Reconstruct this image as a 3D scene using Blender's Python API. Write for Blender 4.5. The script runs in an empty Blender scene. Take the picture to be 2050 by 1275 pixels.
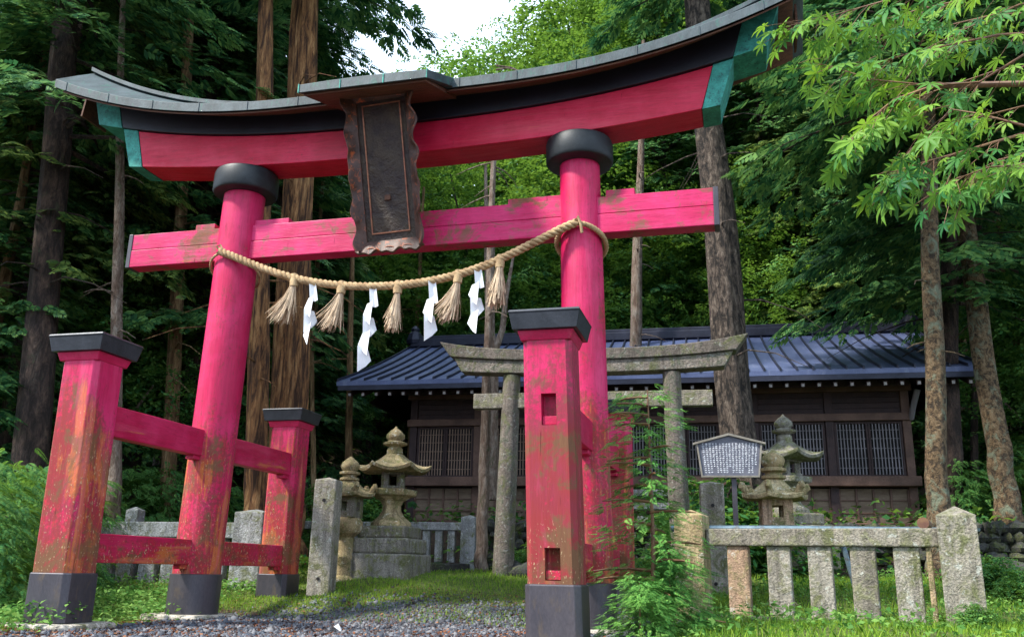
import bpy, math, random
import numpy as np
from mathutils import Vector, Matrix
S = bpy.context.scene; COL = S.collection
R_ = math.radians
rng = np.random.default_rng(11); random.seed(5)
# ------------------------------------------------------------------ camera
FPX, PITCH, ROLL, YAW = 1784.154, .2766, .0202, -.2538          # focal in pixels of a 2050 px wide picture
CAM = np.array([3.7727, -9.243, .514])
fw = np.array([math.sin(YAW)*math.cos(PITCH), math.cos(YAW)*math.cos(PITCH), math.sin(PITCH)])
r0 = np.array([math.cos(YAW), -math.sin(YAW), 0.]); u0 = np.cross(r0, fw)
RX = r0*math.cos(ROLL) + u0*math.sin(ROLL); UX = -r0*math.sin(ROLL) + u0*math.cos(ROLL)
HD = np.array([math.sin(YAW), math.cos(YAW), 0.])
cd = bpy.data.cameras.new('camera'); cam = bpy.data.objects.new('camera', cd); COL.objects.link(cam)
cd.sensor_width = 36; cd.lens = FPX/2050*36; cd.clip_end = 800; cd.clip_start = .05
cam.matrix_world = Matrix(((RX[0], UX[0], -fw[0], CAM[0]), (RX[1], UX[1], -fw[1], CAM[1]), (RX[2], UX[2], -fw[2], CAM[2]), (0, 0, 0, 1)))
S.camera = cam
def at(px, py, D):
    d = fw + RX*(px-1025)/FPX - UX*(py-637.5)/FPX
    return CAM + d*D/(d@HD)
def pxx(P):
    d = np.array(P)-CAM; return 1025+FPX*(d@RX)/(d@fw), 637.5-FPX*(d@UX)/(d@fw)
# ------------------------------------------------------------------ sky, sun, exposure
SUN_EL, SUN_AZ = R_(50), R_(232)       # azimuth clockwise from +Y: behind the camera, to its left
w = bpy.data.worlds.new('World'); S.world = w; w.use_nodes = True
wt = w.node_tree; bg = wt.nodes['Background']
sky = wt.nodes.new('ShaderNodeTexSky'); sky.sky_type = 'NISHITA'; sky.sun_disc = False
sky.sun_elevation = SUN_EL; sky.sun_rotation = SUN_AZ; sky.air_density = 1; sky.dust_density = 2
tc = wt.nodes.new('ShaderNodeTexCoord'); nz = wt.nodes.new('ShaderNodeTexNoise'); nz.inputs['Scale'].default_value = 2.2; nz.inputs['Detail'].default_value = 6
cr = wt.nodes.new('ShaderNodeValToRGB'); cr.color_ramp.elements[0].position = .38; cr.color_ramp.elements[1].position = .55
mx = wt.nodes.new('ShaderNodeMix'); mx.data_type = 'RGBA'; mx.inputs['B'].default_value = (11, 13.6, 17, 1)
wt.links.new(tc.outputs['Generated'], nz.inputs['Vector']); wt.links.new(nz.outputs['Fac'], cr.inputs['Fac'])
wt.links.new(cr.outputs['Color'], mx.inputs['Factor']); wt.links.new(sky.outputs['Color'], mx.inputs['A'])
wt.links.new(mx.outputs['Result'], bg.inputs['Color']); bg.inputs['Strength'].default_value = .09
sl = bpy.data.lights.new('sun', 'SUN'); sl.energy = 4.3; sl.angle = R_(6); sl.color = (1, .95, .86)
so = bpy.data.objects.new('sun', sl); COL.objects.link(so)
sd = Vector((math.sin(SUN_AZ)*math.cos(SUN_EL), math.cos(SUN_AZ)*math.cos(SUN_EL), math.sin(SUN_EL)))
so.rotation_euler = sd.to_track_quat('Z', 'Y').to_euler(); so.location = (0, 0, 30)
S.view_settings.view_transform = 'Standard'; S.view_settings.look = 'None'
S.view_settings.exposure = .78; S.view_settings.gamma = 1
S.render.engine = 'CYCLES'
S.cycles.max_bounces = 6; S.cycles.transparent_max_bounces = 4
# ------------------------------------------------------------------ materials
def nodes(name):
    m = bpy.data.materials.new(name); m.use_nodes = True
    return m, m.node_tree, m.node_tree.nodes['Principled BSDF']
class NT:
    def __init__(s, nt): s.nt = nt
    def n(s, t, **k):
        o = s.nt.nodes.new('ShaderNode'+t)
        for a, b in k.items():
            if hasattr(o, a): setattr(o, a, b)
            else: o.inputs[a].default_value = b
        return o
    def l(s, a, b): s.nt.links.new(a, b)
    def coord(s, scale=(1, 1, 1), kind='Object'):
        if kind == 'World': src = s.n('NewGeometry').outputs['Position']
        else: src = s.n('TexCoord').outputs[kind]
        mp = s.n('Mapping'); mp.inputs['Scale'].default_value = scale; s.l(src, mp.inputs['Vector']); return mp.outputs['Vector']
    def noise(s, vec, scale, detail=5, rough=.6, dist=0):
        o = s.n('TexNoise'); o.inputs['Scale'].default_value = scale; o.inputs['Detail'].default_value = detail
        o.inputs['Roughness'].default_value = rough; o.inputs['Distortion'].default_value = dist; s.l(vec, o.inputs['Vector']); return o.outputs['Fac']
    def ramp(s, fac, stops):
        o = s.n('ValToRGB'); e = o.color_ramp.elements
        while len(e) < len(stops): e.new(.5)
        for q, (p, c) in zip(e, stops):
            q.position = p; q.color = (c, c, c, 1) if isinstance(c, (int, float)) else (*c, 1)
        s.l(fac, o.inputs['Fac']); return o.outputs['Color']
    def mix(s, f, a, b, blend='MIX'):
        o = s.n('Mix'); o.data_type = 'RGBA'; o.blend_type = blend
        for k, v in (('Factor', f), ('A', a), ('B', b)):
            if hasattr(v, 'is_linked') or hasattr(v, 'links'): s.l(v, o.inputs[k])
            elif k == 'Factor': o.inputs[k].default_value = v
            else: o.inputs[k].default_value = (*v, 1)
        return o.outputs['Result']
    def math(s, op, a, b=0.):
        o = s.n('Math'); o.operation = op
        for i, v in enumerate((a, b)):
            if isinstance(v, (int, float)): o.inputs[i].default_value = v
            else: s.l(v, o.inputs[i])
        return o.outputs[0]
    def bump(s, h, bsdf, strength=.4, dist=.02):
        o = s.n('Bump'); o.inputs['Strength'].default_value = strength; o.inputs['Distance'].default_value = dist
        s.l(h, o.inputs['Height']); s.l(o.outputs[0], bsdf.inputs['Normal'])
def simple(name, c1, c2, scale=6, rough=.7, bump=.3, metal=0, stretch=(1, 1, 1), c3=None, fine=60, kind='World', bd=.01, spec=.5):
    m, nt, b = nodes(name); t = NT(nt); v = t.coord(stretch, kind)
    n1 = t.noise(v, scale, 6, .65, .3); n2 = t.noise(v, fine, 4, .7)
    col = t.ramp(n1, [(.35, c1), (.65, c2)])
    if c3: col = t.mix(t.ramp(t.noise(v, scale*2.7, 5, .7, .5), [(.55, 0), (.68, 1)]), col, c3)
    col = t.mix(.35, col, t.ramp(n2, [(.3, .25), (.7, .75)]), 'OVERLAY')
    t.l(col, b.inputs['Base Color']); b.inputs['Roughness'].default_value = rough; b.inputs['Metallic'].default_value = metal
    b.inputs['Specular IOR Level'].default_value = spec
    t.bump(t.math('ADD', n2, t.math('MULTIPLY', n1, 1.5)), b, bump, bd)
    return m
M = {}
def red_wood(name, base, wear, zlo, zhi, grain=(9, 9, .8), orange=(.50, .13, .03), seed=0., fleck=.9, alg=0., mott=0., run=0.):
    """lacquered wood: crimson paint, worn through to orange primer, grey-brown grime and pale wood low down"""
    m, nt, b = nodes(name); t = NT(nt)
    v = t.coord((1, 1, 1), 'World'); vz = t.coord(grain, 'World')
    nt.nodes[-1]; 
    geo = t.n('NewGeometry'); sep = t.n('SeparateXYZ'); t.l(geo.outputs['Position'], sep.inputs[0]); z = sep.outputs['Z']
    off = t.n('Mapping'); off.inputs['Location'].default_value = (seed, seed*1.7, seed*.6); t.l(geo.outputs['Position'], off.inputs['Vector'])
    big = t.noise(off.outputs[0], 1.1, 5, .62, .6); gr = t.noise(vz, 2.2, 7, .7, .2); fine = t.noise(vz, 12, 5, .75)
    mr = t.n('MapRange'); mr.inputs['From Min'].default_value = zlo; mr.inputs['From Max'].default_value = zhi
    mr.inputs['To Min'].default_value = 1; mr.inputs['To Max'].default_value = 0; t.l(z, mr.inputs['Value']); low = mr.outputs[0]
    col = t.mix(t.ramp(gr, [(.3, 0), (.75, 1)]), base, tuple(c*.72 for c in base))
    pink = (base[0]*1.2, base[1]+.022, base[2]*1.6+.02)
    col = t.mix(t.math('MULTIPLY', t.ramp(t.noise(v, 2.3, 5, .6), [(.42, 0), (.68, 1)]), .75), col, pink)
    col = t.mix(t.math('MULTIPLY', t.ramp(t.noise(vz, 5.5, 6, .75, .3), [(.5, 0), (.66, 1)]), .4), col, tuple(c*.45 for c in base))
    # wear amount = low + big noise + grain
    a = t.math('ADD', t.math('MULTIPLY', low, wear), t.math('MULTIPLY', t.math('SUBTRACT', big, .5), 2.1))
    a = t.math('ADD', a, t.math('MULTIPLY', t.math('SUBTRACT', gr, .5), .9))
    col = t.mix(t.math('MULTIPLY', t.ramp(a, [(.25, 0), (.6, 1)]), .8), col, (.56, .035, .022))
    mot = t.noise(off.outputs[0], 26, 5, .7); mo = t.math('ADD', t.math('ADD', t.math('MULTIPLY', mot, .9), mott), t.math('MULTIPLY', a, .42))
    col = t.mix(t.math('MULTIPLY', t.ramp(mo, [(.58, 0), (.72, 1)]), .72), col, (.17, .028, .032))
    # vertical runs where the orange primer and olive algae show
    sv = t.noise(t.coord(tuple(g*.33 for g in grain), 'World'), 1.6, 5, .65, .3)
    so_ = t.math('ADD', t.math('MULTIPLY', t.math('SUBTRACT', sv, .5), 2.6), t.math('ADD', t.math('MULTIPLY', a, .75), run))
    col = t.mix(t.ramp(so_, [(.48, 0), (.66, 1)]), col, orange)
    al = t.math('ADD', t.math('MULTIPLY', t.math('SUBTRACT', t.noise(off.outputs[0], 2.9, 6, .72, .8), .5), 2.4), t.math('ADD', t.math('MULTIPLY', a, .6), alg))
    grime = t.mix(fine, (.10, .045, .028), (.17, .12, .04))
    col = t.mix(t.math('MULTIPLY', t.ramp(al, [(.5, 0), (.75, 1)]), .8), col, grime)
    # pale flecks where the paint has flaked off
    fl = t.noise(t.coord((1, 1, .55), 'World'), 55, 3, .6)
    ff = t.math('MULTIPLY', t.ramp(fl, [(.61, 0), (.66, 1)]), t.ramp(t.math('ADD', so_, low), [(.75, 0), (1.5, fleck)]))
    col = t.mix(ff, col, (.60, .44, .24))
    # chalky sun-faded patches drawn out along the grain
    fd = t.noise(t.coord(tuple(g*.22 for g in grain), 'World'), 2.4, 7, .72, .5)
    col = t.mix(t.math('MULTIPLY', t.ramp(fd, [(.52, 0), (.66, 1)]), .38), col, (min(1, base[0]*1.15), base[1]+.07, base[2]*1.9+.03))
    # cracks along the grain
    ck = t.noise(t.coord((22, 22, 1.1), 'World'), 1.5, 4, .6)
    ckf = t.ramp(ck, [(.26, 1), (.3, 0)])
    col = t.mix(t.math('MULTIPLY', ckf, .8), col, (.05, .008, .01))
    t.l(col, b.inputs['Base Color']); b.inputs['Specular IOR Level'].default_value = .36
    t.l(t.ramp(t.math('ADD', a, t.math('MULTIPLY', t.math('SUBTRACT', fine, .5), .5)), [(.0, .45), (.6, .8)]), b.inputs['Roughness'])
    h = t.math('SUBTRACT', t.math('ADD', t.math('MULTIPLY', gr, .6), t.math('MULTIPLY', ff, .5)), t.math('MULTIPLY', ckf, 1.4))
    h = t.math('ADD', h, t.math('MULTIPLY', fine, .25))
    t.bump(h, b, .8, .009)
    return m
CR = (.56, .003, .078)
M['pillar_red'] = red_wood('pillar_red', CR, .7, -.2, 3.4, seed=1.3, fleck=.45, mott=.05, run=.02, alg=.16)
M['post_red'] = red_wood('post_red', CR, .95, .1, 2.6, seed=4.4, fleck=.6, mott=.07, run=-.04, alg=.16)
M['post_mottled'] = red_wood('post_mottled', CR, .72, .3, 2.5, seed=6.1, fleck=.7, mott=.17, alg=.2, run=-.28)
M['beam_red'] = red_wood('beam_red', (.57, .004, .092), .05, 0, 1, grain=(1.0, 9, 9), seed=7.1, alg=.42)
M['lintel_red'] = red_wood('lintel_red', (.54, .002, .036), -.25, 0, 1, grain=(.8, 9, 9), seed=2.1, alg=-.1)
M['tie_red'] = red_wood('tie_red', (.50, .003, .06), .6, .2, 1.9, grain=(9, 1.0, 9), seed=9.2, alg=.1)
M['sleeve'] = simple('sleeve_metal', (.050, .047, .060), (.085, .075, .085), 3, .42, .12, .35, c3=(.11, .085, .07), stretch=(1, 1, .4))
M['cap'] = simple('cap_metal', (.022, .026, .034), (.045, .05, .062), 5, .4, .15, .3)
M['ring'] = simple('collar_black', (.008, .011, .014), (.022, .028, .033), 4, .5, .15, .2)
M['black'] = simple('black_lacquer', (.006, .007, .012), (.014, .013, .024), 3, .45, .15)
M['teal'] = simple('verdigris_copper', (.015, .16, .13), (.05, .34, .27), 9, .6, .3, .2, c3=(.02, .07, .07), fine=35)
M['roofcopper'] = simple('weathered_copper_sheet', (.030, .045, .050), (.075, .10, .11), 5, .62, .35, .0, c3=(.035, .12, .095), stretch=(1, .4, .4))
M['brownwood'] = simple('bare_brown_boards', (.06, .022, .012), (.14, .055, .025), 3, .75, .5, stretch=(1, 6, 6))
M['carved'] = simple('carved_frame_wood', (.035, .014, .010), (.10, .045, .03), 5, .5, .5, c3=(.42, .09, .025), fine=40)
M['plaque'] = simple('dark_plaque_board', (.022, .010, .010), (.055, .035, .02), 5, .55, 1.0, fine=22, bd=.02)
M['gilt'] = simple('faded_gilt', (.20, .06, .04), (.38, .17, .09), 9, .45, .2, .3)
M['straw'] = simple('straw_rope', (.28, .17, .08), (.55, .39, .21), 10, .8, .7, fine=90, stretch=(1, 1, 1))
M['straw_pale'] = simple('loose_straw', (.42, .30, .19), (.68, .52, .36), 8, .85, .3)
M['paper'] = simple('white_paper', (.72, .75, .78), (.86, .87, .88), 5, .7, .1)
def stone(name, c1, c2, c3, c4, sp=55, moss=(.10, .11, .035), ma=.56):
    m, nt, b = nodes(name); t = NT(nt); v = t.coord((1, 1, 1), 'World')
    oi = t.n('ObjectInfo'); n1 = t.noise(v, 2.6, 6, .65, .4); n2 = t.noise(v, sp, 3, .6); n3 = t.noise(v, 7, 6, .7, .6)
    vz = t.coord((7, 7, .7), 'World')
    col = t.ramp(t.math('ADD', t.math('MULTIPLY', n1, .7), t.math('MULTIPLY', oi.outputs['Random'], .3)), [(.35, c1), (.65, c2)])
    col = t.mix(t.math('MULTIPLY', t.ramp(t.noise(vz, 1.4, 6, .7, .3), [(.46, 0), (.62, 1)]), .7), col, tuple(x*.34 for x in c1))
    col = t.mix(t.ramp(n3, [(.50, 0), (.62, 1)]), col, c3)
    col = t.mix(t.math('MULTIPLY', t.ramp(t.noise(v, 3.1, 7, .75, 1.0), [(ma-.05, 0), (ma+.06, 1)]), .85), col, moss)
    col = t.mix(t.ramp(t.noise(v, 13, 4, .6, .6), [(.60, 0), (.66, .75)]), col, c4)
    spk = t.math('MULTIPLY', t.ramp(t.noise(v, 4.5, 4, .6), [(.3, .15), (.7, 1)]), .55)
    col = t.mix(spk, col, t.ramp(n2, [(.38, .12), (.62, .88)]), 'OVERLAY')
    t.l(col, b.inputs['Base Color']); b.inputs['Roughness'].default_value = .9
    t.bump(t.math('ADD', t.math('MULTIPLY', n2, .4), t.math('ADD', n3, t.math('MULTIPLY', n1, 1.5))), b, .9, .03)
    return m
M['granite'] = stone('speckled_granite', (.24, .21, .165), (.34, .31, .26), (.20, .195, .11), (.42, .43, .38))
M['granite_grey'] = stone('grey_granite', (.24, .25, .26), (.34, .35, .35), (.16, .17, .14), (.40, .42, .40))
M['torii_stone'] = stone('brown_grey_stone', (.14, .115, .095), (.23, .195, .165), (.10, .105, .075), (.27, .27, .24), 45)
M['lantern_stone'] = stone('mossy_lantern_stone', (.17, .155, .125), (.27, .25, .215), (.16, .17, .06), (.36, .36, .30), 60)
M['lantern_gold'] = stone('lichen_stone', (.30, .22, .11), (.42, .33, .18), (.20, .18, .07), (.52, .50, .40), 60)
M['warm_stone'] = stone('warm_pink_stone', (.36, .23, .15), (.44, .31, .20), (.30, .23, .11), (.45, .4, .33), 60)
M['pad'] = stone('pale_footing_stone', (.46, .40, .33), (.58, .53, .46), (.34, .32, .26), (.62, .58, .5))
M['rock'] = stone('dark_mossy_rock', (.03, .03, .03), (.06, .058, .054), (.035, .05, .02), (.10, .10, .095), 30)
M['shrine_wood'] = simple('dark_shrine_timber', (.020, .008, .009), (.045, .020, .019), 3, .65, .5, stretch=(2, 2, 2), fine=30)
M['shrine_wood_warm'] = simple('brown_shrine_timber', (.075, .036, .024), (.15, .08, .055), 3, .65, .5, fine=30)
M['lattice'] = simple('weathered_lattice', (.16, .10, .075), (.28, .19, .14), 2, .7, .2)
M['lattice_grey'] = simple('grey_lattice', (.14, .13, .14), (.24, .22, .24), 2, .7, .2)
M['boards'] = simple('pale_lower_boards', (.14, .095, .065), (.22, .16, .11), 3, .75, .4, stretch=(1, 1, 5))
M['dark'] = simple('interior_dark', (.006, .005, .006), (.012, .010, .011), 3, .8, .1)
M['blueroof'] = simple('blue_metal_roof', (.065, .088, .19), (.115, .145, .28), 1.1, .42, .10, .1, c3=(.15, .18, .30), stretch=(1.6, .7, .7))
M['blueroof_edge'] = simple('roof_edge_dark', (.012, .014, .03), (.03, .034, .06), 3, .5, .1, .3)
M['rafter'] = simple('rafter_end', (.28, .25, .24), (.4, .37, .35), 5, .7, .1)
M['pipe'] = simple('blue_grey_pipe', (.10, .16, .20), (.19, .26, .30), 6, .4, .15, .5, c3=(.12, .10, .09))
M['signboard'] = simple('sign_panel', (.08, .085, .12), (.14, .145, .18), 6, .55, .2)
M['signwhite'] = simple('sign_characters', (.62, .66, .74), (.78, .80, .84), 8, .7, .1)
M['signwood'] = simple('sign_grey_wood', (.16, .145, .12), (.27, .25, .21), 6, .75, .4)
def bark(name, c1, c2, c3, moss=None, sc=1., mossamt=.62, zs=.32):
    m, nt, b = nodes(name); t = NT(nt)
    v = t.coord((1, 1, zs), 'Object'); f = t.noise(v, 11*sc, 7, .72, .5); g = t.noise(v, 38*sc, 5, .7)
    col = t.ramp(f, [(.42, c1), (.52, c2), (.64, c3)])
    col = t.mix(.5, col, t.ramp(g, [(.3, .15), (.7, .85)]), 'OVERLAY')
    if moss: col = t.mix(t.ramp(t.noise(t.coord((1, 1, .8)), 5.5, 6, .7, .6), [(mossamt-.08, 0), (mossamt+.03, 1)]), col, moss)
    t.l(col, b.inputs['Base Color']); b.inputs['Roughness'].default_value = .9
    t.bump(t.math('ADD', f, t.math('MULTIPLY', g, .4)), b, 1., .12)
    return m
M['bark_dark'] = bark('dark_cedar_bark', (.020, .012, .010), (.055, .033, .026), (.12, .075, .055), (.05, .06, .03), .8, .66)
M['bark_red'] = bark('orange_cedar_bark', (.055, .022, .009), (.26, .115, .04), (.50, .27, .11), None, 1, zs=.12)
M['bark_fissured'] = bark('fissured_grey_bark', (.016, .012, .010), (.10, .072, .055), (.24, .19, .15), None, 1.15, zs=.35)
M['bark_pale'] = bark('pale_bark', (.16, .10, .07), (.27, .20, .155), (.36, .30, .25), (.10, .12, .05), 1, .66)
M['bark_tan'] = bark('tan_bark', (.14, .075, .03), (.27, .16, .07), (.40, .27, .14), (.09, .10, .03), 1, .66, zs=.15)
M['bark_lichen'] = bark('lichen_bark', (.05, .032, .018), (.19, .12, .06), (.30, .21, .12), (.22, .25, .17), 1.2, .60, zs=.8)
def leafmat(name, stops, trans=.35, rough=.6, spec=.15, nscale=.5):
    m, nt, b = nodes(name); t = NT(nt)
    geo = t.n('NewGeometry'); v = t.coord((1, 1, 1), 'World')
    n1 = t.noise(v, nscale, 3, .6)
    f = t.math('ADD', t.math('MULTIPLY', geo.outputs['Random Per Island'], .75), t.math('MULTIPLY', t.math('SUBTRACT', n1, .35), 1.2))
    col = t.ramp(f, stops)
    t.l(col, b.inputs['Base Color']); b.inputs['Roughness'].default_value = rough; b.inputs['Specular IOR Level'].default_value = spec
    tr = t.n('BsdfTranslucent'); mxs = t.n('MixShader'); mxs.inputs[0].default_value = trans
    t.l(t.mix(.5, col, (.25, .40, .02), 'MIX') if trans > .4 else col, tr.inputs['Color'])
    out = nt.nodes['Material Output']; t.l(b.outputs[0], mxs.inputs[1]); t.l(tr.outputs[0], mxs.inputs[2]); t.l(mxs.outputs[0], out.inputs['Surface'])
    return m
M['leaf_conifer'] = leafmat('conifer_foliage', [(.1, (.012, .060, .025)), (.45, (.045, .15, .05)), (.85, (.15, .29, .075))])
M['leaf_conifer_olive'] = leafmat('olive_conifer_foliage', [(.1, (.018, .050, .016)), (.45, (.065, .13, .035)), (.85, (.20, .28, .06))])
M['leaf_broad'] = leafmat('broadleaf_foliage', [(.1, (.012, .070, .028)), (.45, (.045, .16, .045)), (.85, (.18, .33, .07))], .42)
M['leaf_bright'] = leafmat('bright_foliage', [(.1, (.015, .085, .035)), (.45, (.055, .19, .055)), (.85, (.17, .33, .08))], .42)
M['leaf_maple'] = leafmat('maple_leaf', [(.1, (.02, .13, .045)), (.4, (.06, .23, .05)), (.85, (.20, .38, .045))], .42, .5, .2, nscale=2.2)
M['leaf_fir'] = leafmat('young_fir_foliage', [(.1, (.03, .15, .04)), (.45, (.09, .28, .055)), (.8, (.20, .40, .08))], .3, nscale=2)
M['leaf_grass'] = leafmat('grass_blades', [(.1, (.07, .17, .018)), (.45, (.15, .31, .03)), (.8, (.30, .44, .05))], .3, nscale=1.2)
M['leaf_weed'] = leafmat('weed_leaves', [(.1, (.05, .16, .03)), (.45, (.11, .27, .05)), (.8, (.2, .36, .08))], .35, nscale=1.6)
M['litter'] = leafmat('dead_leaves', [(.15, (.05, .02, .012)), (.45, (.17, .06, .03)), (.8, (.30, .15, .08))], .05, .8, nscale=1.5)
M['twig'] = simple('maple_twig', (.12, .05, .03), (.22, .12, .05), 8, .6, .2)
M['deadtwig'] = simple('dead_twig', (.06, .045, .035), (.14, .11, .08), 4, .8, .2)
def ground_mat():
    m, nt, b = nodes('forest_ground'); t = NT(nt); v = t.coord((1, 1, 1), 'World')
    at_ = t.n('Attribute'); at_.attribute_name = 'zone'; sp = t.n('SeparateColor'); t.l(at_.outputs['Color'], sp.inputs[0])
    grav, grass = sp.outputs[0], sp.outputs[1]
    nb = t.noise(v, 2.5, 6, .65, .4); nf = t.noise(v, 45, 4, .7)
    vo = t.n('TexVoronoi'); vo.inputs['Scale'].default_value = 55; t.l(v, vo.inputs['Vector'])
    soil = t.ramp(t.noise(v, 9, 6, .75, .5), [(.3, (.028, .018, .012)), (.55, (.075, .045, .028)), (.75, (.13, .085, .05))])
    stonec = t.ramp(t.noise(v, 24, 4, .7), [(.3, (.04, .043, .05)), (.5, (.10, .11, .13)), (.7, (.22, .23, .26))])
    moss = t.ramp(t.noise(v, 14, 6, .7, .4), [(.3, (.035, .055, .012)), (.5, (.10, .13, .025)), (.72, (.20, .21, .05))])
    gm = t.ramp(t.math('ADD', grav, t.math('MULTIPLY', t.math('SUBTRACT', nb, .5), 1.3)), [(.42, 0), (.6, 1)])
    mm = t.ramp(t.math('ADD', grass, t.math('MULTIPLY', t.math('SUBTRACT', t.noise(v, 3.3, 6, .7, .3), .5), 1.6)), [(.42, 0), (.58, 1)])
    col = t.mix(gm, soil, stonec); col = t.mix(mm, col, moss)
    t.l(col, b.inputs['Base Color']); b.inputs['Roughness'].default_value = .92
    t.bump(t.math('ADD', t.math('MULTIPLY', nf, .6), t.math('ADD', vo.outputs['Distance'], nb)), b, .9, .03)
    return m
M['ground'] = ground_mat()
# ------------------------------------------------------------------ mesh helpers
def link(o, parent=None):
    COL.objects.link(o)
    if parent: o.parent = parent
    return o
def tag(o, label=None, cat=None, group=None, kind=None):
    if label: o['label'] = label
    if cat: o['category'] = cat
    if group: o['group'] = group
    if kind: o['kind'] = kind
    return o
def empty(name, loc=(0, 0, 0), rz=0, **k):
    o = bpy.data.objects.new(name, None); o.location = loc; o.rotation_euler = (0, 0, rz); link(o); return tag(o, **k)
class MB:
    def __init__(s): s.v = []; s.f = []
    def add(s, vs, fs):
        n = len(s.v); s.v += [tuple(float(a) for a in p) for p in vs]; s.f += [tuple(n+i for i in f) for f in fs]; return s
    def box(s, c, d, rot=None, taper=1.):
        hx, hy, hz = d[0]/2, d[1]/2, d[2]/2
        vs = [Vector((x*hx*(taper if z > 0 else 1), y*hy*(taper if z > 0 else 1), z*hz)) for z in (-1, 1) for x, y in ((-1, -1), (1, -1), (1, 1), (-1, 1))]
        if rot is not None: vs = [rot @ q for q in vs]
        return s.add([q+Vector(c) for q in vs], [(3, 2, 1, 0), (4, 5, 6, 7), (0, 1, 5, 4), (1, 2, 6, 5), (2, 3, 7, 6), (3, 0, 4, 7)])
    def prism(s, poly, z0, z1):
        n = len(poly)
        return s.add([(x, y, z0) for x, y in poly]+[(x, y, z1) for x, y in poly], [tuple(range(n))[::-1], tuple(range(n, 2*n))]+[(i, (i+1) % n, n+(i+1) % n, n+i) for i in range(n)])
    def loft(s, rings, caps=True, closed=True):
        n = len(rings[0]); vs = [p for r in rings for p in r]; fs = []
        for k in range(len(rings)-1):
            for i in range(n if closed else n-1):
                j = (i+1) % n; fs.append((k*n+i, k*n+j, (k+1)*n+j, (k+1)*n+i))
        if caps: fs += [tuple(range(n))[::-1], tuple((len(rings)-1)*n+i for i in range(n))]
        return s.add(vs, fs)
    def lathe(s, prof, n=24, c=(0, 0, 0), rot0=0., lean=(0, 0)):
        rings = [[(c[0]+lean[0]*z+r*math.cos(rot0+2*math.pi*i/n), c[1]+lean[1]*z+r*math.sin(rot0+2*math.pi*i/n), c[2]+z) for i in range(n)] for r, z in prof]
        return s.loft(rings)
    def tube(s, path, rad, n=8, wob=None):
        P = [Vector(p) for p in path]; rings = []
        rad = rad if hasattr(rad, '__len__') else [rad]*len(P)
        up = Vector((0, 0, 1)); t0 = (P[1]-P[0]).normalized()
        if abs(t0.z) > .9: up = Vector((0, 1, 0))
        a = t0.cross(up).normalized()
        for i, p in enumerate(P):
            t = (P[min(i+1, len(P)-1)]-P[max(i-1, 0)]).normalized()
            a = (a - t*a.dot(t)).normalized(); b = t.cross(a)
            rings.append([p+(a*math.cos(q)+b*math.sin(q))*rad[i]*(wob(i, q) if wob else 1) for q in [2*math.pi*j/n for j in range(n)]])
        return s.loft(rings)
    def build(s, name, mat, parent=None, bevel=0, smooth=None, **k):
        me = bpy.data.meshes.new(name); me.from_pydata(s.v, [], s.f); me.update()
        return fin(me, name, mat, parent, bevel, smooth, **k)
def fin(me, name, mat, parent=None, bevel=0, smooth=None, **k):
    me.materials.append(mat if not isinstance(mat, str) else M[mat])
    if smooth is not None:
        me.polygons.foreach_set('use_smooth', [True]*len(me.polygons)); me.set_sharp_from_angle(angle=R_(smooth))
    o = bpy.data.objects.new(name, me); link(o, parent)
    if bevel:
        b = o.modifiers.new('bevel', 'BEVEL'); b.width = bevel; b.segments = 2; b.limit_method = 'ANGLE'; b.angle_limit = R_(35)
    return tag(o, **k)
def npmesh(name, V, F):
    """V (n,3) array, F (m,k) array of equal-sized faces"""
    me = bpy.data.meshes.new(name); k = F.shape[1]
    me.vertices.add(len(V)); me.vertices.foreach_set('co', V.astype(np.float32).ravel())
    me.loops.add(F.size); me.loops.foreach_set('vertex_index', F.astype(np.int32).ravel())
    me.polygons.add(len(F)); me.polygons.foreach_set('loop_start', np.arange(0, F.size, k, dtype=np.int32))
    me.update(calc_edges=True); return me
def unit(a): return a/np.maximum(np.linalg.norm(a, axis=-1, keepdims=True), 1e-9)
def scatter(T, F, pos, xd, up, sc):
    xd = unit(xd); yd = unit(np.cross(up, xd)); zd = np.cross(xd, yd)
    Rm = np.stack([xd, yd, zd], -1)*sc[:, None, None]
    V = np.einsum('nij,vj->nvi', Rm, T)+pos[:, None, :]
    FF = F[None]+(np.arange(len(pos))*len(T))[:, None, None]
    return V.reshape(-1, 3), FF.reshape(-1, F.shape[1])
def copy_tree(o, parent=None):
    c = o.copy(); COL.objects.link(c); c.parent = parent
    for ch in list(o.children): copy_tree(ch, c)
    return c
# ------------------------------------------------------------------ terrain
def sm(x, a, b):
    t = np.clip((x-a)/(b-a), 0, 1); return t*t*(3-2*t)
def height(X, Y):
    X = np.asarray(X, float); Y = np.asarray(Y, float)
    h = -.05 + (.5*sm(Y, .2, 4.6)+.5*np.clip((Y-.6)/3.6, 0, 1))*.55
    h += .16*sm(X, 2.7, 3.4)*sm(Y, -3.2, -1)*(1-sm(Y, .3, 4))
    h += .75*sm(Y, 5.5, 6.7)*sm(X, -4.5, -2.2)+.75*sm(Y, 5, 11)*(1-sm(X, -4.5, -2.2))
    h += .05*sm(X, -2.0, -1.55)*sm(Y, .7, 1.9)*(1-sm(Y, 3, 4.5))*(1-sm(X, -.2, .8))
    h += .6*sm(-X, 4.5, 10)*sm(Y, -2, 3)
    h += np.maximum(Y-13, 0)*.42*(1-.35*sm(np.maximum(Y-13, 0), 30, 80))*sm(Y, 13, 22)
    h += .025*np.sin(X*2.1+1)*np.sin(Y*1.7)+.012*np.sin(X*6.3)*np.sin(Y*5.1+2)
    return h
def hz(x, y): return float(height(x, y))
def path_mask(X, Y):
    xc = .6+.05*Y; wd = 2.6-.12*np.maximum(Y, 0)
    return (1-sm(np.abs(X-xc), wd-.5, wd+.5))*(1-sm(Y, 1.1, 2.4))
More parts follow.
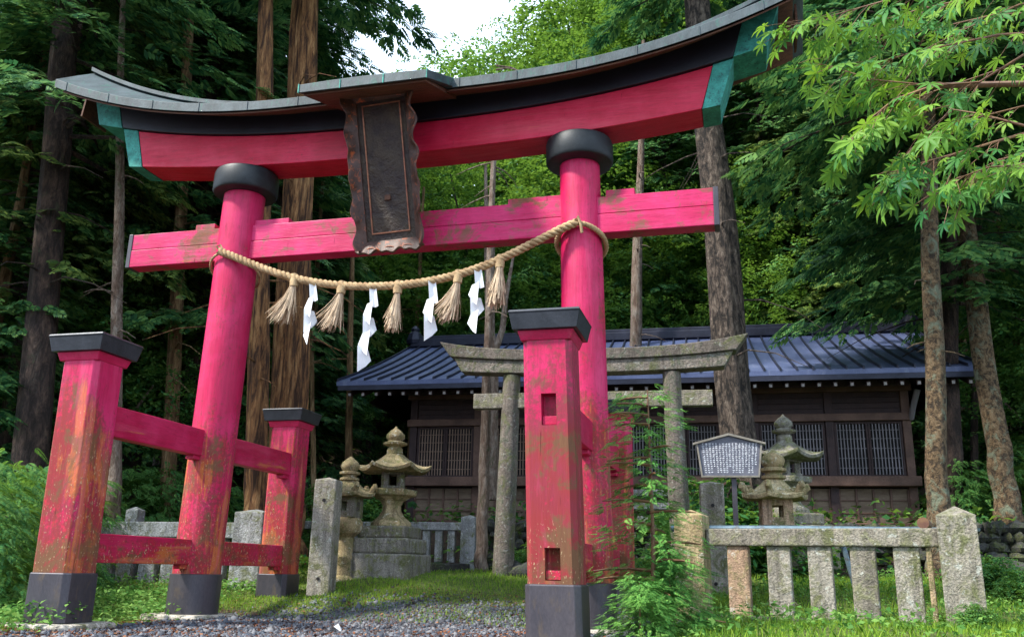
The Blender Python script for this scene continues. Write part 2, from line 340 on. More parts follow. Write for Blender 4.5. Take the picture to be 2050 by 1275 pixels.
def grass_mask(X, Y):
    g = sm(Y+.45*np.clip(-X, 0, 1.6), 1.0, 2.3)*(1-sm(Y, 3.2, 5.2))*.95
    g = np.maximum(g, sm(-X, 1.9, 2.9)*sm(Y, -3.4, -2.4)*(1-sm(Y, 2, 4)))
    g = np.maximum(g, sm(X, 2.9, 3.5)*sm(Y, -5, -3)*(1-sm(Y, 4, 5.5)))
    g = np.maximum(g, .42*sm(Y, .0, 1.2)*(1-sm(Y, 3, 4.5)))
    return g
xs = np.unique(np.concatenate([np.linspace(-160, -14, 24), np.linspace(-14, -5, 30), np.arange(-5, 8, .11), np.linspace(8, 16, 24), np.linspace(16, 160, 24)]))
ys = np.unique(np.concatenate([np.linspace(-60, -9, 10), np.arange(-9, 8, .11), np.linspace(8, 22, 30), np.linspace(22, 180, 40)]))
GX, GY = np.meshgrid(xs, ys); GZ = height(GX, GY)
nx, ny = len(xs), len(ys); idx = np.arange(nx*ny).reshape(ny, nx)
F = np.stack([idx[:-1, :-1], idx[:-1, 1:], idx[1:, 1:], idx[1:, :-1]], -1).reshape(-1, 4)
me = npmesh('ground', np.stack([GX, GY, GZ], -1).reshape(-1, 3), F)
ca = me.color_attributes.new('zone', 'FLOAT_COLOR', 'POINT')
pm, gmk = path_mask(GX, GY).ravel(), grass_mask(GX, GY).ravel()
ca.data.foreach_set('color', np.stack([pm, gmk, pm*0, pm*0+1], -1).astype(np.float32).ravel())
fin(me, 'ground', 'ground', None, 0, 180, kind='structure')
# ------------------------------------------------------------------ the red gate
gate = empty('torii_gate', (0, 0, 0), label='large crimson wooden torii gate with black lintel, copper roof and four side posts', cat='torii gate')
PX, PT = 2.241, .020
def octa(w, ch): return [(-w+ch, -w), (w-ch, -w), (w, -w+ch), (w, w-ch), (w-ch, w), (-w+ch, w), (-w, w-ch), (-w, -w+ch)]
for sx, ra, rb in ((-1, .262, .252), (1, .25, .228)):
    m = MB(); prof = [(ra+(rb-ra)*k/30, .40+(5.05-.40)*k/30) for k in range(31)]
    m.lathe(prof, 40, (sx*PX, 0, 0), 0, (-sx*PT, 0)); p = m.build('pillar', 'pillar_red', gate, 0, 40)
    s_ = MB().lathe([(ra+.022, 0), (ra+.020, .418), (ra+.004, .424)], 40, (sx*PX, 0, 0), 0, (-sx*PT, 0)).build('metal_sleeve', 'sleeve', p, 0, 40)
    c = MB().lathe([(ra+.05, 4.99), (ra+.118, 5.01), (ra+.135, 5.04), (ra+.135, 5.24), (ra+.12, 5.285), (ra, 5.30)], 44, (sx*PX, 0, 0), 0, (-sx*PT, 0)).build('collar', 'ring', p, .006, 40)
    o = octa(.42, .10); MB().prism([(sx*PX+a*(1+.06*math.sin(a*9)), b*(1+.05*math.cos(b*7))) for a, b in o], -.14, -.002).build('footing_stone', 'pad', gate, .025)
for (X, Y, lx, nm) in ((-2.275, -2.03, -.010, 'FL'), (-2.31, 2.03, .0, 'RL'), (2.33, -2.03, -.033, 'FR'), (2.23, 2.03, 0, 'RR')):
    w_ = .205
    def ring_(z, k=1.): return [(X+lx*z+a*k, Y+b*k, z) for a, b in octa(w_, .045)]
    if nm == 'FR':      # carved mortise holes, front face: build the post as a shell with recesses
        m = MB(); zs_ = [.42, .455, .70, 1.66, 1.92, 2.44]; hx0, hx1 = -.055, .07
        rr = [ring_(z) for z in zs_]
        n = 8; vs = [p for r in rr for p in r]; fs = []
        for k in range(5):
            for i in range(8):
                if i == 0: continue
                j = (i+1) % 8; fs.append((k*8+i, k*8+j, k*8+8+j, k*8+8+i))
        fs += [tuple(range(8))[::-1], tuple(40+i for i in range(8))]; m.add(vs, fs)
        for k in range(5):
            za, zb = zs_[k], zs_[k+1]; xl, xr = -w_+.045, w_-.045
            def q(x0, x1): m.add([(X+lx*za+x0, Y-w_, za), (X+lx*za+x1, Y-w_, za), (X+lx*zb+x1, Y-w_, zb), (X+lx*zb+x0, Y-w_, zb)], [(0, 1, 2, 3)])
            if k in (1, 3):
                q(xl, hx0); q(hx1, xr); d = .11
                A = [(X+lx*za+hx0, Y-w_, za), (X+lx*za+hx1, Y-w_, za), (X+lx*zb+hx1, Y-w_, zb), (X+lx*zb+hx0, Y-w_, zb)]
                B = [(a, b+d, c) for a, b, c in A]; m.add(A+B, [(0, 4, 5, 1), (1, 5, 6, 2), (2, 6, 7, 3), (3, 7, 4, 0), (4, 7, 6, 5)])
            else: q(xl, xr)
        p = m.build('side_post', 'post_mottled', gate)
        for za in (1.665, .46): MB().box((X+lx*za+.007, Y-w_+.05, za+.035), (.12, .06, .07)).build('wedge', 'tie_red', p, .004)
    else:
        m = MB().loft([ring_(z) for z in (.42, 1.1, 1.8, 2.44)]); p = m.build('side_post', 'post_red', gate, .008)
    MB().loft([ring_(0, 1.09), ring_(.42, 1.085), ring_(.428, 1.03)]).build('metal_sleeve', 'sleeve', p, .006)
    for a, b in ((0, 1),):
        cx, cy = X+lx*2.5, Y
        MB().loft([[(cx+x*k, cy+y*k, z) for x, y in ((-1, -1), (1, -1), (1, 1), (-1, 1))] for k, z in ((.212, 2.37), (.238, 2.452))]).build('cap_moulding', 'tie_red', p, .006)
        MB().loft([[(cx+x*k, cy+y*k, z) for x, y in ((-1, -1), (1, -1), (1, 1), (-1, 1))] for k, z in ((.272, 2.454), (.298, 2.585), (.306, 2.60), (.296, 2.618), (.02, 2.66))]).build('cap', 'cap', p, .004)
    o = octa(.36, .08); MB().prism([(X+a*(1+.09*math.sin(a*9+Y)), Y+b*(1+.07*math.cos(b*7+X))) for a, b in o], -.15, -.003).build('footing_stone', 'pad', gate, .025)
for sx in (-1, 1):
    for z0, z1, hw in ((1.71, 2.01, .07), (.52, .79, .065)):
        X = sx*2.24
        m = MB().box((X, 0, (z0+z1)/2), (hw*2, 3.72 if sx < 0 else 3.6, z1-z0)); t_ = m.build('tie_beam', 'tie_red', gate, .010)
        for yy in (-.33, 1.74): MB().box((X, yy+.03, z0-.022), (hw*1.5, .16, .05)).build('wedge', 'tie_red', t_, .006)
# crossbeam (two stacked planks) with grey end plates and wedges
m = MB()
m.box((0, 0, 4.235), (7.24, .215, .225)); m.box((0, 0, 4.4545), (7.24, .205, .205))
nk = m.build('crossbeam', 'beam_red', gate, .008)
for sx in (-1, 1): MB().box((sx*3.645, 0, 4.34), (.055, .225, .445)).build('end_plate', 'sleeve', nk, .005)
for x0, x1, h in ((-2.74, -2.47, .075), (-2.0, -1.45, .07), (1.32, 2.03, .07), (2.45, 2.77, .08)):
    MB().box(((x0+x1)/2, 0, 4.558+h/2), (x1-x0, .16, h)).build('wedge', 'beam_red', nk, .006)
# lintels, curved
def zb(x): return 5.27+.18*(abs(x)/3.55)**2.4
def zt(x): return 5.655+.31*(abs(x)/3.65)**2.5
def zk(x): return ze(x)+.11
def ze(x): return 5.925+.69*(max(abs(x)-1.0, 0)/3.7)**2.4        # top of the eave edge
def beam(x0b, x0t, fb, ft, w_, n=40, x1b=None, x1t=None):
    rings = []
    for k in range(n+1):
        s_ = k/n; xb_, xt_ = x0b+(x1b-x0b)*s_, x0t+(x1t-x0t)*s_
        rings.append([(xb_, -w_, fb(xb_)), (xb_, w_, fb(xb_)), (xt_, w_, ft(xt_)), (xt_, -w_, ft(xt_))])
    return MB().loft(rings)
li = beam(-3.54, -3.68, zb, zt, .22, 40, 3.54, 3.68).build('lower_lintel', 'lintel_red', gate, .008, 40)
for sx in (-1, 1): beam(sx*3.545, sx*3.685, lambda x: zb(x)-.006, lambda x: zt(x)+.004, .226, 4, sx*3.74, sx*3.91).build('end_plate', 'teal', li, .004)
kk = beam(-3.90, -4.02, lambda x: zt(x)+.006, zk, .26, 44, 3.90, 4.02).build('upper_lintel', 'black', gate, .006, 40)
for sx in (-1, 1): beam(sx*3.905, sx*4.025, lambda x: zt(x)-.002, lambda x: zk(x)+.004, .266, 4, sx*4.27, sx*4.42).build('end_plate', 'teal', kk, .004)
# roof over the lintel
def zr(x): return ze(x)+.25+.22*(abs(x)/4.7)**2.5
XE = 4.72
def roof_ring(x, th, oy=.65, inset=0.):
    e, r_ = ze(x)-inset, zr(x)-inset
    return [(x, -oy, e), (x, -oy*.45, e+(r_-e)*.56), (x, 0, r_), (x, oy*.45, e+(r_-e)*.56), (x, oy, e), (x, oy, e-th), (x, 0, r_-th), (x, -oy, e-th)]
N = 56; xr_ = [-XE+2*XE*k/N for k in range(N+1)]
rf = MB().loft([roof_ring(x, .115) for x in xr_]).build('roof', 'roofcopper', gate, .004, 35)
m = MB()
for x in xr_[1:-1:4]: m.box((x+.02, -.652, ze(x)-.057), (.012, .012, .118)); m.box((x+.02, .652, ze(x)-.057), (.012, .012, .118))
m.build('seam', 'roofcopper', rf)
def under(x): e, r_ = ze(x), zr(x); return [(x, -.62, e-.119), (x, 0, r_-.119), (x, .62, e-.119), (x, .62, e-.14), (x, 0, r_-.14), (x, -.62, e-.14)]
MB().loft([under(x) for x in [-4.6+9.2*k/N for k in range(N+1)]]).build('soffit', 'brownwood', rf, 0, 35)
MB().loft([[(x, -.07, zr(x)+.0), (x, -.07, zr(x)+.06), (x, .07, zr(x)+.06), (x, .07, zr(x)+.0)] for x in xr_]).build('ridge_cap', 'roofcopper', rf, .004, 35)
for sx in (-1, 1):   # thin gable blades below the roof ends
    m = MB(); x = sx*4.60
    m.loft([[(x+dx, -.24, zt(4.1)+.22), (x+dx, .24, zt(4.1)+.22), (x+dx, .20, ze(4.5)+.1), (x+dx, -.20, ze(4.5)+.1)] for dx in (-.012, .012)]).build('gable_board', 'brownwood', rf)
# projecting porch roof above the plaque
pr_ = []
for x in (-.80, -.4, 0., .4, .80):
    c = .03*(1-(x/.8)**2)
    pr_.append([(x*.95-.06, -1.25, 5.70+c*.5), (x, -.60, 5.955+c*.4), (x, -.10, 6.17), (x, -.10, 6.05), (x, -.60, 5.84), (x*.95-.06, -1.25, 5.60)])
po = MB().loft(pr_).build('porch_roof', 'roofcopper', rf, .005, 35)
MB().loft([[(x-.05, -1.20, 5.615), (x, -.3, 5.93), (x, -.3, 5.87), (x-.05, -1.20, 5.585)] for x in (-.72, .72)]).build('porch_soffit', 'brownwood', po)
m = MB()
for x in (-.8, -.27, .27, .8): m.box((x*.945-.06, -1.252, 5.652), (.012, .012, .11))
m.build('seam', 'teal', po)
# plaque
tab = empty('name_plaque', (0, 0, 0)); tab.parent = gate
tb, tt = Vector((.03, -.30, 4.02)), Vector((-.04, -.80, 5.80)); ax = (tt-tb); TL = ax.length; ax.normalize()
xa = Vector((1, 0, 0)); xa = (xa-ax*xa.dot(ax)).normalized(); na = xa.cross(ax)       # na points to the viewer (-Y)
if na.y > 0: na = -na
def tp(u, v, d): return tb+xa*u+ax*v+na*d
def tbox(m, u0, u1, v0, v1, d0, d1):
    m.add([tp(u, v, d) for d in (d0, d1) for u, v in ((u0, v0), (u1, v0), (u1, v1), (u0, v1))], [(0, 1, 2, 3)[::-1], (4, 5, 6, 7), (0, 1, 5, 4), (1, 2, 6, 5), (2, 3, 7, 6), (3, 0, 4, 7)])
m = MB(); tbox(m, -.30, .30, .10, TL-.06, -.04, .0); m.build('panel', 'plaque', tab)
m = MB()
for a in ((-.235, -.22, .20, TL-.16), (.22, .235, .20, TL-.16)): tbox(m, a[0], a[1], a[2], a[3], 0.001, .012)
for v in (.20, TL-.175): tbox(m, -.22, .22, v, v+.015, 0.001, .012)
m.build('border_line', 'gilt', tab)
for s_ in (-1, 1):        # scalloped carved wings flaring outwards
    rings = []; n = 90
    for k in range(n+1):
        v = .02+(TL-.02)*k/n; q = k/n
        sc = .035*abs(math.sin(q*math.pi*4.5+.4))**.7+.015*math.sin(q*math.pi*11)
        uo = .385+sc+.02*q; d = .10+.035*math.sin(q*math.pi*9+1)
        rings.append([tuple(tp(s_*u, v, dd)) for u, dd in ((.30, -.03), (.30, .02), (.34, .05), (uo-.045, d), (uo-.015, d+.03), (uo, d+.005), (uo-.02, d-.03), (.33, -.035))])
    MB().loft(rings).build('carved_border', 'carved', tab, 0, 50)
for v0, sg in ((0.02, -1), (TL-.02, 1)):
    rings = []; n = 50
    for k in range(n+1):
        q = k/n; u = -.42+.84*q; sc = .035*abs(math.sin(q*math.pi*3))+.012*math.sin(q*math.pi*12)
        vv = v0+sg*sc; d = .11
        rings.append([tuple(tp(u*.8, v0-sg*.10, -.02)), tuple(tp(u*.82, v0-sg*.10, .015)), tuple(tp(u*.95, v0-sg*.02, .08)), tuple(tp(u, vv, d)), tuple(tp(u, vv+sg*.02, d-.02)), tuple(tp(u*.9, v0, -.02))])
    MB().loft(rings).build('carved_border', 'carved', tab, 0, 50)
# scroll carving on the lower and upper border
m = MB()
for cx in (-.24, -.02, .20):
    pts = []
    for k in range(22):
        a = k/21*2*math.pi*1.4; r_ = .045*(1-k/28); pts.append(tuple(tp(cx+r_*math.cos(a)*1.6, .015+r_*math.sin(a)*.7, .085-.02*k/21)))
    m.tube(pts, .0085, 5)
m.build('scroll', 'gilt', tab)
for zc in (4.6, 5.5): MB().box((.0, -.33 if zc < 5 else -.45, zc), (.07, .30 if zc < 5 else .36, .06)).build('bracket', 'brownwood', tab)
# ------------------------------------------------------------------ straw rope, tassels, paper streamers
rope = empty('straw_rope', (0, 0, 0), label='twisted straw rope slung between the two red pillars under the crossbeam', cat='rope')
RP = [(-2.22, 4.17), (-1.82, 4.00), (-1.14, 3.75), (-.5, 3.625), (0, 3.59), (.42, 3.62), (1.0, 3.715), (1.4, 3.865), (1.85, 4.065), (2.16, 4.19)]
rx = np.array([a for a, b in RP]); rzv = np.array([b for a, b in RP])
cf = np.polyfit(rx, rzv, 6)
def rope_pt(x):
    y = -.30-.0*abs(x)
    return np.array([x, y, float(np.polyval(cf, x))])
def rope_mesh(m, pts, R, strands=3, pitch=.16, rr=None):
    P = [Vector(p) for p in pts]; L = 0; out = [[] for _ in range(strands)]; a = None
    for i, p in enumerate(P):
        t = (P[min(i+1, len(P)-1)]-P[max(i-1, 0)]).normalized()
        if a is None: a = t.cross(Vector((0, 1, .1))).normalized()
        a = (a-t*a.dot(t)).normalized(); b = t.cross(a)
        if i: L += (p-P[i-1]).length
        for s_ in range(strands):
            q = 2*math.pi*(L/pitch/1. + s_/strands); out[s_].append(p+(a*math.cos(q)+b*math.sin(q))*R*.52)
    for s_ in range(strands): m.tube(out[s_], R*.56, 7)
m = MB(); xs_ = np.linspace(-2.22, 2.16, 330); rope_mesh(m, [rope_pt(x) for x in xs_], .046, 3, .19)
m.build('rope', 'straw', rope, 0, 60)
for sx, r_, zf, zb_, Rr_ in ((-1, .30, 4.15, 3.86, .017), (1, .275, 4.19, 3.92, .030)):
    X = sx*(PX-PT*4.1); pts = []
    for k in range(97):
        a = -math.pi/2+2*math.pi*k/96
        pts.append((X+r_*math.cos(a), r_*math.sin(a)-.0, zf+(zb_-zf)*((1-math.cos(a+math.pi/2))/2)**.8))
    m = MB(); rope_mesh(m, pts, Rr_, 3, .10); m.build('pillar_loop', 'straw', rope, 0, 60)
m = MB(); m.tube([(2.16, -.30, 4.20), (2.18, -.335, 4.24), (2.21, -.33, 4.15), (2.22, -.31, 4.06)], .016, 7); m.tube([(-2.2, -.31, 4.16), (-2.24, -.335, 4.22), (-2.2, -.32, 4.24), (-2.16, -.32, 4.18)], .012, 7)
m.build('knot', 'straw', rope, 0, 60)
def x_on_rope(px):
    lo, hi = -2.3, 2.3
    for _ in range(40):
        mid = (lo+hi)/2
        if pxx(rope_pt(mid))[0] < px: lo = mid
        else: hi = mid
    return lo
for px, ln, drift, w_ in ((590, .50, -.10, .07), (684, .50, -.10, .07), (797, .50, -.03, .065), (917, .50, -.09, .07), (1001, .52, -.02, .085)):
    p = rope_pt(x_on_rope(px)); n = 260; V = []; Fc = []
    for i in range(n):
        a = random.uniform(0, 2*math.pi); r0_ = random.uniform(0, .028)*w_/.07; r1 = random.uniform(.2, 1)**.7*w_*1.45
        l_ = ln*random.uniform(.68, 1.08); dx = drift*random.uniform(.2, 2.6)
        pts = []
        for k in range(5):
            q = k/4; rr = r0_+(r1-r0_)*q**1.2
            pts.append(Vector((p[0]+rr*math.cos(a)+dx*q**1.8+.01*random.uniform(-1, 1)*q, p[1]+rr*math.sin(a), p[2]-.01-l_*q)))
        wv = Vector((math.cos(a+1.57), math.sin(a+1.57), 0))*.0035
        b0 = len(V)
        for q in pts: V += [q-wv, q+wv]
        for k in range(4): Fc.append((b0+2*k, b0+2*k+1, b0+2*k+3, b0+2*k+2))
    me = npmesh('tassel', np.array(V), np.array(Fc)); o = fin(me, 'tassel', 'straw_pale', rope)
    MB().tube([(p[0], p[1], p[2]+.05), (p[0], p[1], p[2]-.03), (p[0]+drift*.02, p[1], p[2]-.10)], [.035, .055, .05], 9).build('binding', 'straw', o, 0, 60)
SL = ['folded white paper streamer nearest the left red pillar', 'longest folded white paper streamer near the middle of the rope', 'short folded white paper streamer right of the rope middle', 'cream lit paper streamer hanging beside the thickest straw tassel']
for k_, (px, ln, drift, nseg) in enumerate(((628, .66, .02, 4), (750, .88, -.07, 5), (866, .58, -.02, 3), (957, .66, -.01, 4))):
    p = rope_pt(x_on_rope(px)); m = MB(); q0 = Vector((p[0], p[1]-.03, p[2]-.02)); hw = .043; sl_ = ln/nseg
    x_off = 0.
    rsp = random.Random(k_+3)
    for s_ in range(nseg):            # flat, sharply folded pieces stepping from side to side
        side = 1 if s_ % 2 == 0 else -1; wd0 = hw*(1. if s_ == 0 else 1.35); wd1 = hw*(1.15 if s_ == 0 else 1.7)
        tw = (.15 if s_ == 0 else .55)*side+rsp.uniform(-.2, .2); cxo = drift*s_/nseg+rsp.uniform(-.012, .012)
        zt_ = -s_*sl_; zb2 = -(s_+1.22)*sl_; sk = side*.07*(s_ > 0)
        c_, n_ = math.cos(tw), math.sin(tw)
        P4 = [(-wd0, zt_+.01*side), (0, zt_), (wd0, zt_-.01*side), (wd1, zb2+sk), (.1*wd1, zb2+.2*sk-.01), (-wd1, zb2-sk)]
        V = [q0+Vector((cxo+u*c_+(.02*side if i_ in (3, 4, 5) else 0), u*n_-.012*s_+(.03*side if i_ in (3, 4, 5) else 0)+(.022 if i_ in (1, 4) else 0), z)) for i_, (u, z) in enumerate(P4)]
        m.add(V, [(0, 1, 4, 5), (1, 2, 3, 4)])
    o = m.build('paper_streamer', 'paper', None, 0, None, label=SL[k_], cat='paper streamer', group='white paper streamers hanging on the straw rope')
    sd_ = o.modifiers.new('thick', 'SOLIDIFY'); sd_.thickness = .002
# ------------------------------------------------------------------ stone torii
st = empty('stone_torii', (1.60, 3.98, .42), .06, label='small weathered grey stone torii standing behind the red gate', cat='torii gate')
for sx in (-1, 1):
    MB().lathe([(.165, -.15), (.155, .4), (.145, 1.6), (.135, 3.02)], 28, (sx*1.30, 0, 0), 0, (-sx*.026, 0)).build('pillar', 'torii_stone', st, 0, 40)
MB().box((0, 0, 2.62), (3.62, .15, .235)).build('crossbeam', 'granite', st, .012)
def sb(x): return 3.02+.06*(abs(x)/2.1)**2.5
def s1(x): return 3.21+.10*(abs(x)/2.2)**2.5
def s2(x): return 3.385+.17*(abs(x)/2.35)**3
def sbeam(b0, t0, fb, ft, w_, n=30):
    return MB().loft([[(b0*(2*k/n-1), -w_, fb(b0*(2*k/n-1))), (b0*(2*k/n-1), w_, fb(b0*(2*k/n-1))), (t0*(2*k/n-1), w_, ft(t0*(2*k/n-1))), (t0*(2*k/n-1), -w_, ft(t0*(2*k/n-1)))] for k in range(n+1)])
l1 = sbeam(2.0, 2.13, sb, s1, .15).build('lower_lintel', 'torii_stone', st, .012, 40)
sbeam(2.18, 2.36, lambda x: s1(x)+.003, s2, .185).build('upper_lintel', 'torii_stone', st, .014, 40)
# ------------------------------------------------------------------ stone lanterns
def pag_roof(n, Ro, ri, h, lift, th, rot0=0., curl=0.):
    rings = []; seg = 6; K = n*seg
    def pt(r_, k, zf):
        a = rot0+2*math.pi*k/K; fr = (k % seg)/seg; c_ = abs(fr-0.)if fr <= .5 else 1-fr
        poly = math.cos(math.pi/n)/math.cos((fr-.5)*2*math.pi/n) ; corner = (1-min(fr, 1-fr)*2)
        rr = r_*(poly+(1-math.cos(math.pi/n))*0)
        return (rr*math.cos(a), rr*math.sin(a), zf(r_, corner**2.2))
    q = lambda r_: (r_-ri)/(Ro-ri)
    top = lambda r_, c_: h*(1-q(r_))**1.6+lift*c_*q(r_)**3
    prof = [ri, ri+(Ro-ri)*.2, ri+(Ro-ri)*.45, ri+(Ro-ri)*.7, ri+(Ro-ri)*.88, Ro]
    rings = [[pt(r_, k, top) for k in range(K)] for r_ in prof]
    bot = lambda r_, c_: -th+lift*c_*q(r_)**3
    rings += [[pt(r_, k, bot) for k in range(K)] for r_ in (Ro*.97, Ro*.7, ri+.05)]
    return rings
def big_lantern(name, loc, rz, mat, label):
    L = empty(name, loc, rz, label=label, cat='stone lantern', group='stone lanterns beside the approach')
    m = MB(); m.box((0, 0, .10), (.98, .98, .42)); m.box((.01, 0, .42), (.84, .86, .215)); m.build('plinth', 'lantern_stone', L, .03)
    MB().box((0, 0, .615), (.72, .72, .17)).build('plinth_cap', 'lantern_stone', L, .025)
    MB().lathe([(.31, .70), (.30, .76), (.20, .84), (.145, .93), (.14, 1.0), (.18, 1.07), (.27, 1.12)], 6, (0, 0, 0), .3).build('shaft', mat, L, .012)
    MB().lathe([(.27, 1.12), (.36, 1.15), (.375, 1.225), (.30, 1.245)], 6, (0, 0, 0), .3).build('platform', mat, L, .012)
    m = MB()
    for k in range(4): a = .3+k*math.pi/2+.785; m.box((.16*math.cos(a), .16*math.sin(a), 1.37), (.085, .085, .25), Matrix.Rotation(a, 3, 'Z'))
    m.box((0, 0, 1.262), (.33, .33, .05), Matrix.Rotation(.3, 3, 'Z')); m.box((0, 0, 1.478), (.33, .33, .045), Matrix.Rotation(.3, 3, 'Z'))
    m.build('fire_box', 'lantern_stone', L, .008)
    MB().loft([[(x, y, z+1.53) for x, y, z in r_] for r_ in pag_roof(6, .57, .12, .24, .085, .05, .3)]).build('roof', mat, L, .006, 45)
    MB().lathe([(.11, 1.75), (.12, 1.79), (.115, 1.85), (.09, 1.87), (.10, 1.885), (.175, 1.905), (.185, 1.935), (.12, 1.955), (.105, 1.97), (.14, 2.01), (.135, 2.06), (.08, 2.12), (.035, 2.15), (.005, 2.19)], 20).build('finial', mat, L, 0, 50)
    return L
big_lantern('stone_lantern', (-1.30, 3.42, .42), 0, 'lantern_gold', 'tall golden-brown stone lantern on a block plinth left of the stone torii')
big_lantern('stone_lantern', (4.42, 4.85, .72), .5, 'lantern_stone', 'tall grey stone lantern with sweeping roof in front of the right shrine windows')
def small_lantern(loc, rz, fm, label):
    L = empty('stone_lantern', loc, rz, label=label, cat='stone lantern', group='stone lanterns beside the approach')
    MB().lathe([(.22, -.1), (.22, .03), (.17, .06), (.125, .10), (.115, .30), (.135, .33), (.135, .37), (.115, .40), (.12, .62), (.17, .66)], 20).build('shaft', 'lantern_gold', L, 0, 40)
    MB().lathe([(.15, .655), (.21, .70), (.235, .76), (.235, .84), (.19, .90)], 20).build('platform', 'lantern_gold', L, 0, 40)
    m = MB(); h0, h1 = .90, 1.205
    for a, b in ((-1, -1), (1, -1), (1, 1), (-1, 1)): m.box((a*.115, b*.115, (h0+h1)/2), (.11, .11, h1-h0))
    for z in (h0+.045, h1-.04): m.box((0, 0, z), (.325, .325, .09))
    m.build('fire_box', fm, L, .006)
    MB().loft([[(x, y, z+1.235) for x, y, z in r_] for r_ in pag_roof(6, .40, .10, .20, .03, .05, .2)]).build('roof', 'lantern_gold', L, .008, 45)
    for k in range(6):
        m = MB(); a = .2+k*math.pi/3; c_, s_ = math.cos(a), math.sin(a)
        pts = [((.26+.11*q/5)*c_, (.26+.11*q/5)*s_, 1.30-.055*math.sin(q/5*3.14)+.03*q/5) for q in range(6)]
        pts += [(.395*c_, .395*s_, 1.335), (.385*c_, .385*s_, 1.365), (.355*c_, .355*s_, 1.362)]
        m.tube(pts, [.045, .045, .042, .04, .04, .042, .04, .034, .02], 8)
        m.build('roof_scroll', 'lantern_gold', L, 0, 60)
    MB().lathe([(.10, 1.42), (.14, 1.435), (.14, 1.465), (.095, 1.48), (.10, 1.50), (.15, 1.52), (.15, 1.55), (.10, 1.565), (.12, 1.59), (.14, 1.64), (.12, 1.69), (.06, 1.74), (.01, 1.78)], 20).build('finial', 'lantern_gold', L, 0, 50)
    return L
small_lantern((float(at(690, 1100, 13.2)[0]), float(at(690, 1100, 13.2)[1]), .32), 0, 'lantern_stone', 'slim stone lantern half hidden behind the square post, left of the tall golden lantern')
small_lantern((4.13, 1.68, .18), .12, 'warm_stone', 'squat lichen-covered stone lantern with scrolled roof corners and orange fire box')
# ------------------------------------------------------------------ stone posts and fences
def post_mb(w_, h, tip=.06, c=(0, 0), z0=0, dep=None):
    d = dep or w_; m = MB(); x, y = c
    r_ = lambda kx, ky, z: [(x-kx, y-ky, z), (x+kx, y-ky, z), (x+kx, y+ky, z), (x-kx, y+ky, z)]
    return m.loft([r_(w_/2, d/2, z0), r_(w_/2*.985, d/2*.985, h), r_(.01, .01, h+tip)])
for (x, y, z0, w_, h, rz, lab) in ((float(at(645, 1150, 12.2)[0]), float(at(645, 1150, 12.2)[1]), .16, .30, 1.49, .12, 'square grey stone post standing alone in the grass left of the lanterns'), (3.38, 2.64, .2, .30, 1.44, .1, 'tall square granite post with a drilled hole below the notice board')):
    e = empty('stone_post', (x, y, z0), rz, label=lab, cat='stone post', group='pair of square stone posts')
    post_mb(w_, h, .04).build('shaft', 'granite', e, .012)
    for zz in (h-.27, .22):
        ob = MB().lathe([(.022, 0), (.022, .012)], 14, (0, 0, 0)).build('hole', 'dark', e); ob.rotation_euler = (R_(90), 0, 0); ob.location = (.0, -w_/2+.002, zz)
def fence(loc, rz, x0, x1, ztop, th, dep, bal, zb0, zb1, posts, mat, label, kerb=None, balmats=None):
    e = empty('stone_fence', loc, rz, label=label, cat='stone fence')
    MB().box(((x0+x1)/2, 0, ztop-th/2), (x1-x0, dep, th)).build('rail', mat, e, .014)
    for i, (bx, bw) in enumerate(bal):
        MB().box((bx, 0, (zb0+zb1)/2), (bw, dep*.62, zb1-zb0-.002)).build('baluster', (balmats or {}).get(i, mat), e, .012)
    for (px_, w_, h, tip, pm_) in posts: post_mb(w_, h, tip, (px_, 0), -.1).build('post', pm_, e, .014)
    if kerb: MB().box(((x0+x1)/2, 0, kerb[1]/2-.1), (x1-x0+kerb[2], kerb[0], kerb[1]+.2-.1)).build('kerb', 'rock', e, .02)
    return e
# right: ends at about (3.31,.24) and (5.55,-.2)
fence((3.31, .24, .14), -.195, .10, 2.22, .83, .165, .17, [(.40, .21), (.79, .22), (1.17, .22), (1.555, .225), (1.93, .225), (2.12, .05)], .0, .665,
      [(-.06, .33, .99, .05, 'warm_post'), (2.40, .385, .97, .08, 'granite')] if False else [(-.06, .30, .96, .06, 'lantern_gold'), (2.37, .33, .94, .085, 'granite')],
      'granite', 'speckled granite fence with thick balusters at the lower right, before the mossy lantern', (.40, .06, .3), {0: 'warm_stone', 5: 'warm_stone'})
# left, behind the left pillar
bl = [(-.55-.365*k, .27) for k in range(8)]
fence((-3.06, 2.62, .13), .03, -3.4, -.2, .99, .22, .22, bl, .0, .77, [(0, .46, 1.13, .05, 'granite_grey'), (-1.98, .2, 1.16, .05, 'granite_grey')], 'granite_grey', 'low grey stone fence with a massive end post behind the left red pillar', (.4, .06, .2))
# centre, in front of the shrine bank
bc = [(-.30-.215*k, .125) for k in range(12)]
fence((-.62, 5.2, .50), .045, -2.9, -.1, .78, .13, .16, bc, .14, .65, [(0, .25, .86, .04, 'granite_grey')], 'granite_grey', 'short grey stone fence between the tall golden lantern and the stone torii', (.34, .18, .3))
